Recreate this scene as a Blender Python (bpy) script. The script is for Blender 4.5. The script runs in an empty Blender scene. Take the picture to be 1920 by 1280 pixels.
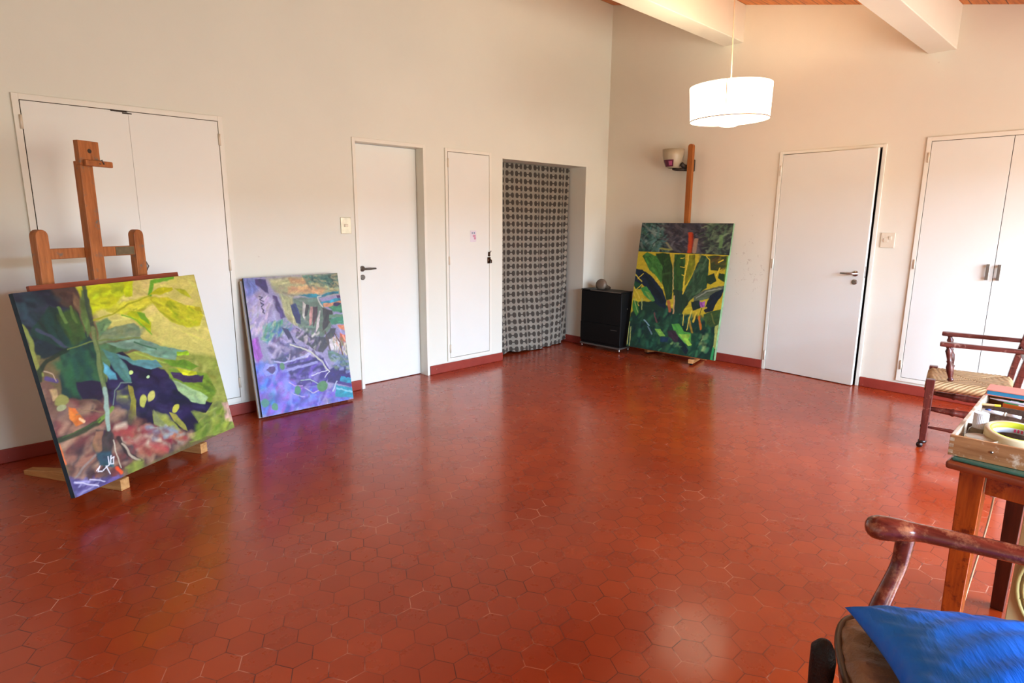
import bpy, bmesh, math, random
import numpy as np
from mathutils import Vector, Matrix
random.seed(4)
PI = math.pi
scene = bpy.context.scene
COL = scene.collection
V = Vector

PAINT_A = [('P',(112,98,66),[(-2,1049),(1046,1015),(1032,-45),(-23,-23)],4),('P',(150,160,75),[(275,626),(1028,581),(1010,-10),(674,27),(344,154)],6),('D',[(128,150,55),(165,175,85),(105,135,45),(190,190,110)],[(642,553),(1005,560),(1002,-7),(678,37)],70,45,14,40,0.6),('P',(206,200,110),[(326,1039),(1006,1006),(1014,634),(1007,471),(783,545),(546,674),(344,796),(285,993)],25),('D',[(220,205,120),(200,195,95),(212,190,125)],[(453,1028),(1004,1000),(998,586),(574,691)],70,60,20,20,0.5),('P',(190,200,30),[(280,994),(450,1018),(509,928),(443,852),(368,878),(318,840)],16),('P',(178,195,35),[(448,1013),(602,1015),(555,934),(464,923)],14),('P',(200,200,60),[(452,883),(640,908),(714,871),(590,821),(479,826),(403,858)],14),('P',(190,200,20),[(532,1005),(588,1006),(563,922),(517,917)],8),('S',(90,170,30),[(843,995),(776,989),(710,978),(671,910)],22,0.9),('P',(185,185,20),[(665,910),(736,942),(825,938),(827,921),(736,902)],5),('P',(170,175,40),[(836,932),(901,919),(937,855),(890,884)],6),('P',(195,195,45),[(661,900),(781,880),(872,827),(976,795),(987,738),(947,683),(857,692),(763,737),(706,804)],8),('D',[(170,190,20),(205,200,60),(150,170,30)],[(702,872),(857,823),(980,764),(944,696),(792,744)],40,50,9,-35,0.7),('P',(180,195,20),[(538,839),(592,826),(631,759),(611,695),(568,747),(500,823)],6),('P',(120,170,40),[(569,829),(611,812),(622,749),(579,784)],4),('S',(165,170,30),[(270,808),(440,842),(540,882),(663,905)],8,0.9),('S',(120,180,50),[(479,826),(554,777),(617,694)],8,0.9),('P',(35,40,56),[(-3,1005),(112,1003),(274,1004),(290,914),(275,727),(162,691),(41,717),(14,824),(0,889)],10),('P',(82,62,55),[(155,1006),(273,1002),(300,913),(274,857),(230,897),(176,929)],14),('P',(120,95,70),[(261,976),(293,923),(279,806),(248,733),(265,858),(254,919)],8),('D',[(25,32,48),(62,62,84),(44,72,80),(30,56,60)],[(6,995),(141,989),(186,870),(202,702),(38,737),(6,852)],120,110,20,-50,0.9),('P',(28,62,55),[(21,822),(138,915),(191,888),(244,783),(297,703),(281,544),(270,403),(244,451),(181,530),(150,440),(110,442),(66,475),(126,689),(24,684)],8),('D',[(40,95,60),(28,58,58),(60,110,70),(30,75,70)],[(140,706),(298,672),(279,503),(144,501),(107,589)],100,110,18,-80,0.9),('P',(60,90,45),[(240,901),(260,839),(257,731),(187,715),(165,797),(161,874),(189,879)],14),('S',(105,140,70),[(178,905),(193,830)],14,0.9),('S',(95,125,60),[(233,907),(236,823)],12,0.9),('S',(80,80,110),[(52,817),(106,770),(158,707)],14,0.6),('P',(30,50,55),[(14,796),(156,702),(47,679),(27,711)],8),('P',(95,120,65),[(300,982),(333,978),(298,773),(269,738),(266,828)],8),('P',(110,145,95),[(333,808),(393,824),(416,794),(374,760),(322,718)],8),('P',(128,145,105),[(307,701),(374,760),(528,767),(555,750),(543,684),(420,699),(305,693)],6),('D',[(140,150,115),(110,140,110),(120,135,85)],[(340,745),(546,751),(540,692),(337,700)],30,70,8,10,0.6),('P',(85,120,80),[(295,693),(548,680),(555,628),(379,634),(399,556),(309,536),(288,603)],8),('P',(120,155,130),[(354,691),(547,677),(682,602),(807,556),(811,525),(729,543),(714,516),(617,553),(506,617),(427,650)],5),('S',(60,110,75),[(497,662),(537,643),(620,604)],8,0.9),('P',(150,190,40),[(735,562),(812,551),(815,524),(728,540)],4),('P',(35,30,58),[(368,631),(422,635),(466,561),(631,476),(673,407),(750,266),(891,207),(823,157),(737,204),(776,80),(703,74),(640,90),(587,212),(499,287),(487,189),(389,230),(406,360),(410,446),(331,436),(273,271),(259,365),(218,429),(157,447),(155,537),(298,498)],6),('D',[(30,30,65),(50,40,85),(25,35,50),(60,55,95)],[(347,526),(624,455),(844,200),(712,146),(521,280),(280,295)],120,90,18,-30,0.85),('P',(95,150,150),[(370,638),(469,571),(601,542),(624,495),(563,495),(462,546),(392,605)],5),('P',(80,130,120),[(319,673),(379,634),(419,551),(424,458),(384,469),(352,541)],6),('P',(95,165,180),[(307,599),(347,526),(349,495),(315,504),(298,549)],6),('P',(110,150,45),[(637,537),(769,501),(863,442),(805,438),(685,486)],5),('P',(120,150,50),[(657,481),(903,383),(939,260),(878,214),(705,339),(653,424)],12),('P',(66,50,80),[(669,455),(709,439),(878,377),(861,344),(729,374),(677,418)],4),('P',(190,200,40),[(712,467),(834,419),(833,395),(743,418)],4),('P',(165,195,140),[(667,409),(726,363),(865,244),(833,213),(747,255),(677,336)],6),('E',(205,230,140),(435,511),13,11,0),('E',(190,225,170),(524,464),10,8,0),('E',(190,195,95),(459,347),17,33,-20),('E',(200,200,110),(509,358),20,31,-45),('E',(195,195,80),(636,245),28,18,30),('P',(150,150,70),[(588,235),(627,216),(668,137),(676,98),(648,114),(604,183)],4),('P',(140,150,95),[(510,283),(547,163),(484,179)],5),('P',(145,145,60),[(401,448),(423,437),(425,355),(376,240),(343,252),(396,364)],4),('P',(135,150,75),[(729,200),(826,144),(888,199),(962,189),(1000,0),(676,32),(672,63),(774,75)],10),('P',(205,170,150),[(958,177),(1020,170),(1003,45),(952,63)],12),('D',[(110,140,40),(160,170,70),(90,125,40)],[(770,150),(969,161),(970,17),(718,34)],40,40,14,50,0.7),('P',(105,78,66),[(1,486),(74,473),(157,447),(233,414),(263,275),(371,242),(473,200),(665,84),(690,33),(416,14),(2,-1),(2,277)],10),('D',[(150,105,85),(185,150,120),(70,50,52),(120,62,62),(90,80,80),(150,120,100),(60,45,50)],[(12,464),(278,359),(458,189),(672,63),(395,23),(29,31),(10,245)],330,60,18,30,1.0),('D',[(160,75,70),(170,110,80),(190,175,150),(130,45,60)],[(281,263),(471,195),(657,57),(405,53),(299,182)],110,45,17,-30,1.0),('D',[(130,150,165),(165,175,160),(120,90,100)],[(429,210),(579,145),(636,77),(450,125)],30,35,10,-10,0.8),('P',(120,90,75),[(-5,581),(35,579),(60,515),(54,431),(23,384),(-3,412),(-4,497)],8),('P',(200,170,120),[(27,534),(55,526),(53,489),(28,477)],8),('E',(150,150,80),(64,466),31,31,0),('E',(160,165,120),(58,430),22,14,0),('S',(90,75,130),[(30,590),(72,559)],18,0.9),('S',(190,170,140),[(31,622),(66,599),(72,559)],3,0.9),('S',(150,165,80),[(-1,840),(12,760),(11,697),(16,612)],16,0.85),('S',(140,140,70),[(26,693),(6,652)],20,0.6),('P',(210,120,50),[(87,425),(114,411),(139,354),(133,331),(96,329),(81,374)],6),('S',(235,200,150),[(123,359),(140,339)],12,0.9),('S',(140,115,85),[(127,407),(184,379),(253,346)],5,0.9),('S',(150,125,95),[(111,383),(203,378)],4,0.9),('P',(70,60,58),[(180,279),(256,251),(256,199),(210,112),(142,131),(150,209)],8),('P',(150,110,85),[(177,270),(215,266),(181,166),(145,160),(148,210)],6),('P',(55,85,95),[(148,169),(226,148),(213,69),(142,100)],10),('S',(50,42,42),[(273,203),(291,121),(355,40)],20,0.9),('S',(200,190,165),[(252,200),(244,140),(250,53)],5,0.9),('S',(190,175,150),[(283,167),(321,76),(351,47)],10,0.9),('S',(40,62,38),[(5,290),(65,286),(131,292),(227,324)],27,0.9),('S',(120,150,60),[(206,321),(261,338),(288,360)],18,0.9),('S',(70,95,50),[(24,297),(134,301),(218,327)],6,0.9),('S',(25,50,35),[(-3,589),(11,623),(60,667),(156,702)],20,0.9),('S',(115,135,70),[(156,702),(232,711),(300,712),(420,699),(544,686)],6,0.9),('S',(58,75,62),[(322,1001),(319,930),(313,841),(307,771)],20,0.9),('S',(122,140,85),[(308,781),(297,683),(282,564),(273,464)],21,0.9),('S',(95,115,65),[(315,770),(305,660),(284,502)],6,0.9),('S',(160,190,170),[(273,464),(259,365),(244,261)],20,0.9),('S',(120,140,130),[(297,373),(322,439),(362,470),(424,458)],5,0.9),('P',(95,88,135),[(1,108),(90,52),(237,11),(241,-12),(-1,-4)],12),('D',[(170,165,200),(70,60,110),(130,120,170)],[(2,93),(197,13),(5,12)],30,50,7,15,0.9),('S',(215,210,225),[(23,73),(116,9)],5,0.9),('S',(215,210,225),[(83,60),(148,20)],5,0.9),('S',(150,140,130),[(29,95),(83,126),(141,162)],9,0.7),('S',(235,90,40),[(228,57),(237,27)],18,0.9),('D',[(150,160,70),(120,130,60)],[(247,44),(398,33),(295,-10)],20,40,10,20,0.8),('S',(240,240,240),[(127,81),(144,99),(133,73),(152,65)],4,1),('S',(240,240,240),[(157,67),(193,88),(201,126)],4,1),('S',(240,240,240),[(217,125),(201,90),(218,86),(229,115),(211,112)],4,1),('S',(240,240,240),[(177,85),(185,45)],4,1),('S',(230,120,60),[(3,267),(2,171)],8,0.8)]
PAINT_B = [('P',(178,172,205),[(-5,1005),(1001,1005),(1004,-6),(-7,-4)],6),('P',(196,196,150),[(227,996),(1000,1000),(1015,832),(736,835),(445,841),(313,877)],40),('P',(140,150,215),[(0,1000),(121,991),(148,856),(14,835)],30),('P',(215,180,130),[(443,979),(674,980),(636,931),(464,939)],20),('P',(228,190,140),[(430,910),(633,916),(836,882),(799,848),(536,866),(423,871)],20),('P',(110,150,130),[(603,993),(999,995),(1006,947),(872,906),(756,937),(637,941)],18),('D',[(90,130,120),(150,175,150),(60,110,110),(200,190,150)],[(618,992),(999,995),(993,885),(657,890)],60,60,8,-20,0.8),('P',(76,38,120),[(108,991),(212,987),(228,929),(227,886),(183,902),(149,933),(113,953)],10),('P',(80,45,115),[(269,860),(307,848),(334,768),(336,709),(289,751),(262,821)],12),('P',(105,75,150),[(295,780),(345,758),(376,697),(319,691)],12),('P',(205,195,225),[(-11,836),(144,904),(275,820),(245,735),(96,649),(6,656)],40),('D',[(225,205,220),(190,180,220),(200,200,180),(170,160,210)],[(-11,836),(155,894),(262,753),(102,611),(-1,619)],70,50,12,50,0.7),('P',(200,200,150),[(340,875),(473,839),(488,619),(386,676),(347,767)],20),('P',(120,175,170),[(123,657),(331,680),(328,592),(113,533)],16),('D',[(60,160,160),(110,180,120),(90,110,190),(200,210,190)],[(109,648),(333,690),(432,623),(276,538),(100,534)],70,50,9,40,0.85),('P',(130,150,130),[(471,829),(734,825),(809,739),(893,692),(838,571),(735,518),(590,540),(488,619)],14),('P',(60,70,130),[(434,782),(492,788),(518,697),(513,637),(447,702)],9),('P',(62,60,120),[(444,722),(527,706),(521,637),(473,650)],7),('P',(205,200,190),[(565,794),(605,772),(567,653),(546,695)],6),('P',(80,75,75),[(598,777),(634,770),(597,691),(566,684)],5),('P',(200,160,150),[(647,759),(676,757),(636,628),(603,610),(620,700)],6),('P',(105,75,80),[(676,757),(728,754),(705,674),(647,607),(653,677)],5),('P',(225,215,210),[(737,723),(752,722),(711,592),(659,555),(699,644)],5),('P',(85,80,75),[(771,741),(881,714),(881,672),(811,594),(743,558),(772,669)],7),('P',(60,150,165),[(532,846),(650,855),(782,838),(989,864),(985,843),(763,819),(645,830)],6),('P',(60,165,185),[(756,783),(881,792),(994,806),(998,785),(875,761),(782,761)],5),('P',(90,160,120),[(841,747),(1016,758),(1010,684),(895,702)],8),('P',(90,165,130),[(836,644),(1015,668),(1009,600),(859,601)],8),('P',(130,170,140),[(844,685),(1016,673),(1013,658),(838,654)],5),('P',(235,160,120),[(920,591),(1008,595),(1007,547),(946,563)],6),('P',(225,170,130),[(784,771),(924,774),(1007,790),(1006,769),(904,749),(794,745)],4),('P',(82,45,110),[(908,769),(955,772),(1002,764),(949,741),(904,749)],5),('P',(120,70,130),[(950,824),(1007,832),(1008,811),(961,803)],8),('P',(95,95,100),[(458,611),(676,523),(765,515),(838,571),(899,566),(852,487),(712,396),(627,425),(523,496),(445,543)],8),('D',[(235,225,220),(70,65,90),(170,150,190),(100,110,110)],[(375,618),(683,563),(757,475),(658,432),(466,501)],60,40,9,40,0.85),('P',(70,55,110),[(313,623),(373,608),(436,494),(382,509)],6),('P',(240,235,235),[(807,491),(903,503),(937,437),(883,400),(806,408)],10),('P',(230,130,90),[(940,532),(999,506),(997,453),(930,480)],8),('D',[(240,230,200),(150,160,110),(230,170,120),(120,110,90)],[(826,510),(1013,494),(1000,346),(840,342)],50,50,7,-70,0.85),('S',(120,70,60),[(876,526),(926,459),(937,353)],12,0.9),('S',(110,95,90),[(773,556),(806,408)],16,0.8),('P',(130,120,145),[(170,480),(280,557),(434,484),(627,425),(645,362),(438,354),(218,378)],10),('D',[(190,180,215),(95,80,150),(120,90,130),(60,80,130),(220,210,230)],[(129,474),(278,547),(594,408),(523,345),(192,380)],90,80,14,12,1.0),('P',(86,58,150),[(190,371),(500,377),(704,356),(774,245),(694,151),(402,168),(252,266)],10),('D',[(60,40,120),(120,90,190),(170,160,220),(90,60,160)],[(215,358),(672,349),(751,206),(402,168),(266,265)],130,100,15,14,1.0),('S',(205,205,240),[(194,390),(285,365),(442,378),(578,405)],13,0.9),('S',(190,190,235),[(246,306),(430,315),(639,332)],21,0.8),('S',(60,40,120),[(321,337),(523,345),(643,352)],13,0.9),('P',(178,95,200),[(-11,563),(56,576),(83,440),(34,388),(-13,450)],20),('P',(130,130,220),[(-10,364),(121,359),(248,247),(277,105),(18,26),(-3,125)],24),('D',[(100,150,230),(150,120,215),(185,120,215),(90,90,200),(80,170,210),(160,170,235)],[(-17,393),(238,336),(398,149),(579,23),(15,7)],240,45,22,30,1.0),('P',(165,170,235),[(62,327),(111,379),(217,368),(221,319),(185,274),(149,298),(93,285)],6),('P',(110,80,150),[(102,332),(134,358),(193,351),(194,322),(149,298)],6),('D',[(130,100,210),(100,80,190),(170,150,230),(120,150,225)],[(319,179),(998,91),(998,6),(372,12)],140,50,14,12,0.75),('P',(68,48,130),[(744,248),(863,298),(997,251),(993,145),(817,146),(728,167)],10),('P',(60,165,190),[(891,200),(997,166),(1015,110),(867,161)],5),('P',(60,170,190),[(823,135),(1006,90),(1002,10),(790,45)],6),('S',(170,220,230),[(825,108),(992,60)],12,0.9),('S',(90,60,150),[(851,157),(1009,106)],21,0.9),('S',(215,225,240),[(836,164),(775,89)],11,0.9),('P',(120,150,140),[(776,411),(998,336),(999,261),(863,298),(779,348)],10),('D',[(80,110,150),(150,170,140),(180,190,230)],[(800,377),(1012,324),(989,209),(826,270)],50,60,8,-8,0.8),('S',(220,220,205),[(379,494),(487,459),(594,408),(685,338),(759,247)],12,1),('S',(190,190,200),[(685,338),(731,260)],7,0.9),('S',(225,225,235),[(759,247),(699,212)],8,0.9),('S',(225,225,235),[(746,259),(561,239)],7,0.9),('S',(190,210,200),[(439,214),(541,211),(622,170)],7,0.9),('S',(220,190,230),[(313,219),(363,188),(446,173)],7,0.9),('S',(200,190,230),[(325,138),(391,110),(458,85)],7,0.9),('S',(210,200,220),[(470,149),(550,103),(627,119)],7,0.9),('E',(110,160,110),(663,145),60,40,0),('E',(100,160,130),(391,150),33,33,0),('E',(110,160,120),(267,343),27,27,0),('E',(100,165,150),(45,99),40,33,0),('E',(110,170,140),(137,57),33,27,0),('S',(60,50,100),[(130,867),(161,856),(132,843),(162,827)],7,0.9),('S',(60,50,100),[(134,819),(165,807),(135,790)],7,0.9),('S',(60,50,100),[(140,780),(157,765),(141,751),(159,741)],7,0.9),('S',(60,50,100),[(135,857),(151,732)],5,0.6),('S',(225,225,215),[(781,833),(734,825),(754,773),(779,746)],11,0.8)]
PAINT_C = [('P',(196,180,50),[(-9,1006),(1009,1006),(1014,-9),(-22,-10)],6),('P',(24,62,48),[(2,337),(88,478),(294,511),(563,423),(679,374),(863,371),(999,493),(1001,-11),(-6,-14)],12),('D',[(20,70,55),(40,100,75),(15,50,60),(60,120,80),(30,85,60),(12,40,45)],[(6,311),(449,437),(992,351),(999,11),(7,8)],330,55,18,70,1.0),('P',(20,42,62),[(-27,817),(76,809),(199,750),(317,655),(409,521),(407,432),(285,471),(193,593),(91,664),(-2,657)],5),('P',(14,34,44),[(105,771),(240,675),(396,507),(357,478),(241,571)],10),('P',(30,84,58),[(-23,696),(91,664),(84,610),(7,604)],6),('S',(215,200,80),[(-10,764),(87,690)],10,1),('S',(215,200,80),[(90,770),(37,713)],8,1),('S',(215,200,80),[(-15,643),(90,518)],14,1),('S',(215,200,80),[(91,664),(24,592)],7,1),('S',(215,200,80),[(-24,602),(94,439)],8,1),('P',(70,128,60),[(61,955),(109,997),(213,962),(240,976),(316,959),(331,759),(328,681),(258,754),(159,814)],5),('D',[(45,105,45),(90,150,70),(60,120,50)],[(77,956),(288,952),(324,707),(174,815)],40,50,10,-50,0.8),('P',(38,72,36),[(209,988),(369,994),(423,867),(456,691),(463,539),(409,521),(335,682),(311,848)],5),('D',[(50,90,40),(28,58,34),(62,100,50)],[(284,978),(371,981),(463,539),(364,633)],40,70,8,80,0.8),('P',(48,92,42),[(425,983),(554,988),(559,849),(563,774),(566,599),(480,616),(441,792)],5),('D',[(60,105,45),(38,75,38)],[(430,970),(549,975),(559,648),(477,642)],40,60,8,-80,0.8),('P',(122,130,32),[(582,983),(656,986),(667,855),(627,753),(583,675),(575,838)],5),('P',(44,78,52),[(723,989),(809,986),(818,864),(823,681),(657,532),(567,399),(543,471),(590,626),(651,780)],5),('D',[(55,95,62),(32,62,50),(85,115,85)],[(706,969),(784,973),(808,692),(656,544),(594,601)],60,80,10,55,0.8),('P',(34,64,46),[(463,640),(590,626),(657,532),(594,402),(509,418)],8),('P',(60,74,42),[(809,986),(998,994),(1000,898),(917,845),(839,853)],6),('P',(36,64,40),[(795,789),(882,819),(916,749),(858,708),(816,729)],5),('P',(40,70,40),[(932,822),(1001,826),(1004,749),(926,774)],5),('D',[(120,110,40),(60,80,40),(90,60,40)],[(822,981),(999,988),(996,862),(850,866)],30,30,10,30,0.8),('S',(225,205,70),[(783,985),(814,949),(821,840)],7,1),('S',(225,205,70),[(906,929),(953,956)],11,1),('S',(225,205,70),[(926,870),(910,797)],10,1),('S',(110,165,60),[(997,982),(1006,731)],19,0.9),('P',(92,106,84),[(704,586),(800,655),(1008,720),(1004,648),(837,573),(710,537)],5),('S',(150,160,140),[(732,576),(827,645),(975,681)],11,0.9),('P',(26,50,48),[(677,534),(761,554),(808,498),(709,451)],6),('P',(22,40,52),[(825,463),(870,612),(998,683),(995,623),(953,560),(915,461),(854,442)],5),('P',(60,90,48),[(830,428),(999,493),(994,339),(923,307),(852,358)],6),('S',(110,120,60),[(906,436),(955,346)],11,0.9),('S',(220,205,90),[(696,450),(676,251)],11,1),('S',(220,205,90),[(621,405),(623,294)],8,1),('S',(215,195,70),[(750,443),(737,344)],17,1),('S',(196,120,40),[(788,399),(823,282)],19,1),('S',(170,140,50),[(697,340),(738,235)],19,0.9),('S',(200,180,60),[(724,440),(848,490)],14,0.9),('S',(70,110,50),[(862,383),(871,312)],14,0.9),('P',(168,100,170),[(769,543),(827,548),(828,494),(789,490)],4),('S',(120,60,130),[(789,538),(805,498)],7,0.9),('S',(40,60,40),[(803,485),(792,423)],7,0.9),('S',(178,104,66),[(432,511),(458,425)],31,0.9),('S',(200,170,120),[(485,566),(505,405)],14,0.9),('S',(205,190,140),[(434,842),(468,641)],7,0.9),('S',(160,150,90),[(407,982),(434,842)],7,0.9),('S',(218,200,70),[(588,990),(573,800),(580,600)],12,1),('S',(218,200,70),[(544,956),(503,951)],6,1),('S',(218,200,70),[(557,862),(516,862)],7,1),('S',(218,200,70),[(563,774),(538,785)],7,1),('P',(70,150,72),[(81,623),(148,642),(208,594),(272,509),(252,494),(139,549)],5),('P',(125,175,85),[(140,588),(194,586),(273,502),(219,517)],4),('P',(60,130,60),[(10,484),(73,477),(104,375),(80,333),(24,393)],8),('S',(170,190,110),[(23,499),(89,373)],8,0.9),('S',(180,195,120),[(122,508),(131,404)],10,0.9),('S',(120,80,80),[(284,381),(326,296)],14,0.8),('P',(130,185,80),[(316,218),(380,226),(447,159),(391,152)],4),('P',(90,170,75),[(499,291),(580,301),(644,235),(727,221),(749,103),(674,117),(614,157),(535,233)],5),('P',(150,200,80),[(594,204),(722,209),(709,158),(754,116),(717,99),(658,139)],4),('P',(62,48,62),[(468,212),(548,235),(629,147),(579,115),(489,165)],10),('P',(30,60,90),[(393,139),(490,153),(484,102),(398,102)],8),('P',(18,36,50),[(597,180),(722,63),(702,12),(596,93)],8),('D',[(140,180,110),(90,140,90),(40,90,80)],[(521,132),(633,123),(641,63),(545,61)],20,24,8,40,0.9),('D',[(110,160,100),(60,120,85),(160,190,120)],[(793,218),(905,245),(942,61),(823,90)],26,30,12,60,0.85),('S',(190,200,120),[(6,258),(5,20)],11,1),('S',(190,200,120),[(30,208),(34,12)],8,1),('S',(150,190,200),[(176,304),(245,248)],11,0.8),('S',(120,150,160),[(232,233),(287,163)],14,0.8),('P',(175,190,110),[(965,324),(994,339),(1004,117),(975,101)],5),('S',(60,170,100),[(979,114),(976,-4)],22,1)]
PAINT_D = [('P',(58,62,68),[(-9,1021),(1005,1016),(1000,0),(-8,8)],6),('D',[(45,90,85),(85,130,125),(30,42,50),(140,160,150),(60,100,80)],[(1,978),(311,982),(360,47),(5,52)],260,300,15,-80,1.0),('D',[(80,70,75),(45,45,55),(100,100,105),(60,60,75)],[(282,981),(721,986),(768,52),(360,47)],260,300,15,-80,1.0),('D',[(50,55,60),(80,110,85),(40,45,55),(120,140,110)],[(721,986),(994,988),(998,39),(770,12)],220,300,15,84,1.0),('S',(165,165,80),[(269,122),(357,89)],56,0.8),('S',(150,150,110),[(316,335),(386,92)],28,0.7),('S',(120,160,100),[(894,615),(901,223)],36,0.7),('S',(168,140,115),[(641,481),(637,37)],42,0.9),('S',(190,72,30),[(566,680),(585,396),(583,31)],47,1),('S',(150,50,25),[(593,640),(608,74)],14,1)]


# ------------------------------------------------------------------ materials
def lin(c):
    return tuple(((x/255)/12.92 if x/255 <= .04045 else ((x/255+.055)/1.055)**2.4) for x in c)

class NT:
    """small helper around a node tree"""
    def __init__(s, name):
        s.m = bpy.data.materials.new(name); s.m.use_nodes = True
        s.t = s.m.node_tree; s.b = s.t.nodes['Principled BSDF']
    def n(s, typ, **kw):
        x = s.t.nodes.new(typ)
        for k, v in kw.items(): setattr(x, k, v)
        return x
    def l(s, a, b): s.t.links.new(a, b)
    def math(s, op, a, b=None, c=None, clamp=False):
        x = s.n('ShaderNodeMath', operation=op, use_clamp=clamp)
        for i, v in enumerate((a, b, c)):
            if v is None: continue
            if isinstance(v, (int, float)): x.inputs[i].default_value = v
            else: s.l(v, x.inputs[i])
        return x.outputs[0]
    def mix(s, f, a, b, blend='MIX'):
        x = s.n('ShaderNodeMix', data_type='RGBA', blend_type=blend)
        for sock, v in ((x.inputs[0], f), (x.inputs[6], a), (x.inputs[7], b)):
            if isinstance(v, (int, float)): sock.default_value = v
            elif isinstance(v, tuple): sock.default_value = (*v, 1) if len(v) == 3 else v
            else: s.l(v, sock)
        return x.outputs[2]
    def noise(s, vec, scale, detail=3, rough=.5):
        x = s.n('ShaderNodeTexNoise'); x.inputs['Scale'].default_value = scale
        x.inputs['Detail'].default_value = detail; x.inputs['Roughness'].default_value = rough
        if vec is not None: s.l(vec, x.inputs['Vector'])
        return x.outputs['Fac']
    def ramp(s, f, stops):
        x = s.n('ShaderNodeValToRGB'); e = x.color_ramp.elements
        while len(e) < len(stops): e.new(.5)
        for el, (p, c) in zip(e, stops): el.position = p; el.color = (*c, 1) if len(c) == 3 else c
        s.l(f, x.inputs[0]); return x.outputs[0]
    def bump(s, h, strength=.3, dist=.01):
        x = s.n('ShaderNodeBump'); x.inputs['Strength'].default_value = strength
        x.inputs['Distance'].default_value = dist; s.l(h, x.inputs['Height'])
        s.l(x.outputs[0], s.b.inputs['Normal'])
    def coord(s, which='Object'):
        return s.n('ShaderNodeTexCoord').outputs[which]
    def mapv(s, vec, scale=(1,1,1), rot=(0,0,0)):
        x = s.n('ShaderNodeMapping'); x.inputs['Scale'].default_value = scale; x.inputs['Rotation'].default_value = rot
        s.l(vec, x.inputs[0]); return x.outputs[0]

def plain(name, c, rough=.5, metal=0., var=.08, scale=12, bump=0., coat=0., spec=None, emis=None, estr=0.):
    t = NT(name); c = lin(c)
    v = t.noise(t.coord(), scale, 4)
    t.l(t.mix(v, tuple(x*(1-var) for x in c), tuple(min(1, x*(1+var)) for x in c)), t.b.inputs['Base Color'])
    t.b.inputs['Roughness'].default_value = rough; t.b.inputs['Metallic'].default_value = metal
    t.b.inputs['Coat Weight'].default_value = coat; t.b.inputs['Coat Roughness'].default_value = .12
    if spec is not None: t.b.inputs['Specular IOR Level'].default_value = spec
    if bump: t.bump(t.noise(t.coord(), scale*6, 4), bump, .004)
    if emis: t.b.inputs['Emission Color'].default_value = (*lin(emis), 1); t.b.inputs['Emission Strength'].default_value = estr
    return t.m

def wood(name, c1, c2, rough=.4, axis='Z', scale=14, coat=.0, worn=None, wornamt=.5, bump=.12):
    t = NT(name); st = 10.
    sc = {'X': (1, st, st), 'Y': (st, 1, st), 'Z': (st, st, 1)}[axis]
    co = t.coord()
    g = t.noise(t.mapv(co, sc), scale*.35, 6, .65)
    col = t.ramp(g, [(.3, lin(c1)), (.7, lin(c2))])
    if worn:
        w = t.noise(co, 22, 5, .7)
        f = t.ramp(w, [(.60-.12*wornamt, (0,0,0)), (.70, (1,1,1))])
        col = t.mix(f, col, lin(worn))
    t.l(col, t.b.inputs['Base Color'])
    t.b.inputs['Roughness'].default_value = rough; t.b.inputs['Coat Weight'].default_value = coat
    t.b.inputs['Coat Roughness'].default_value = .2
    t.bump(g, bump, .002)
    return t.m

M = {}
# wall plaster: off white with faint stains, trowel bumps and small chips
def wall_mat(name, c, flake=False):
    t = NT(name); co = t.coord()
    n1 = t.noise(co, 1.3, 5, .6); n2 = t.noise(co, 60, 3, .6); n3 = t.noise(co, 9, 6, .7)
    a = lin(c); col = t.mix(n1, tuple(x*.93 for x in a), tuple(min(1, x*1.04) for x in a))
    chips = t.ramp(n3, [(.70, (0,0,0)), (.75, (1,1,1))])
    if flake:      # patch of flaking paint low on the wall
        dv = t.n('ShaderNodeVectorMath', operation='DISTANCE'); t.l(t.mapv(co, (1, 1, .6)), dv.inputs[0]); dv.inputs[1].default_value = (0, -1.78, .57)
        near = t.math('SUBTRACT', 1., t.math('DIVIDE', dv.outputs['Value'], .34), clamp=True)
        fl = t.ramp(t.math('ADD', t.noise(co, 16, 5, .75), t.math('MULTIPLY', near, .16)), [(.70, (0,0,0)), (.73, (1,1,1))])
        chips = t.math('MAXIMUM', chips, t.math('MULTIPLY', fl, t.math('GREATER_THAN', near, .05)))
    col = t.mix(t.math('MULTIPLY', chips, .35), col, lin((170,155,135)))
    t.l(col, t.b.inputs['Base Color']); t.b.inputs['Roughness'].default_value = .55
    t.b.inputs['Specular IOR Level'].default_value = .35
    h = t.math('ADD', t.math('MULTIPLY', n2, .25), n3)
    t.bump(h, .16, .006)
    return t.m
M['wall'] = wall_mat('white_plaster', (226,228,214))
M['wall_b'] = wall_mat('warm_white_plaster', (228,226,210), True)
M['door'] = plain('white_door_paint', (228,231,222), .38, var=.03, scale=3, bump=.03)
M['frame'] = plain('white_frame_paint', (230,230,216), .4, var=.03, scale=5)
M['gap'] = plain('dark_gap', (70,60,50), .9)
M['void'] = plain('dim_passage', (120,110,100), .9)  # passage dimness put into a darker wall colour

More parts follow.
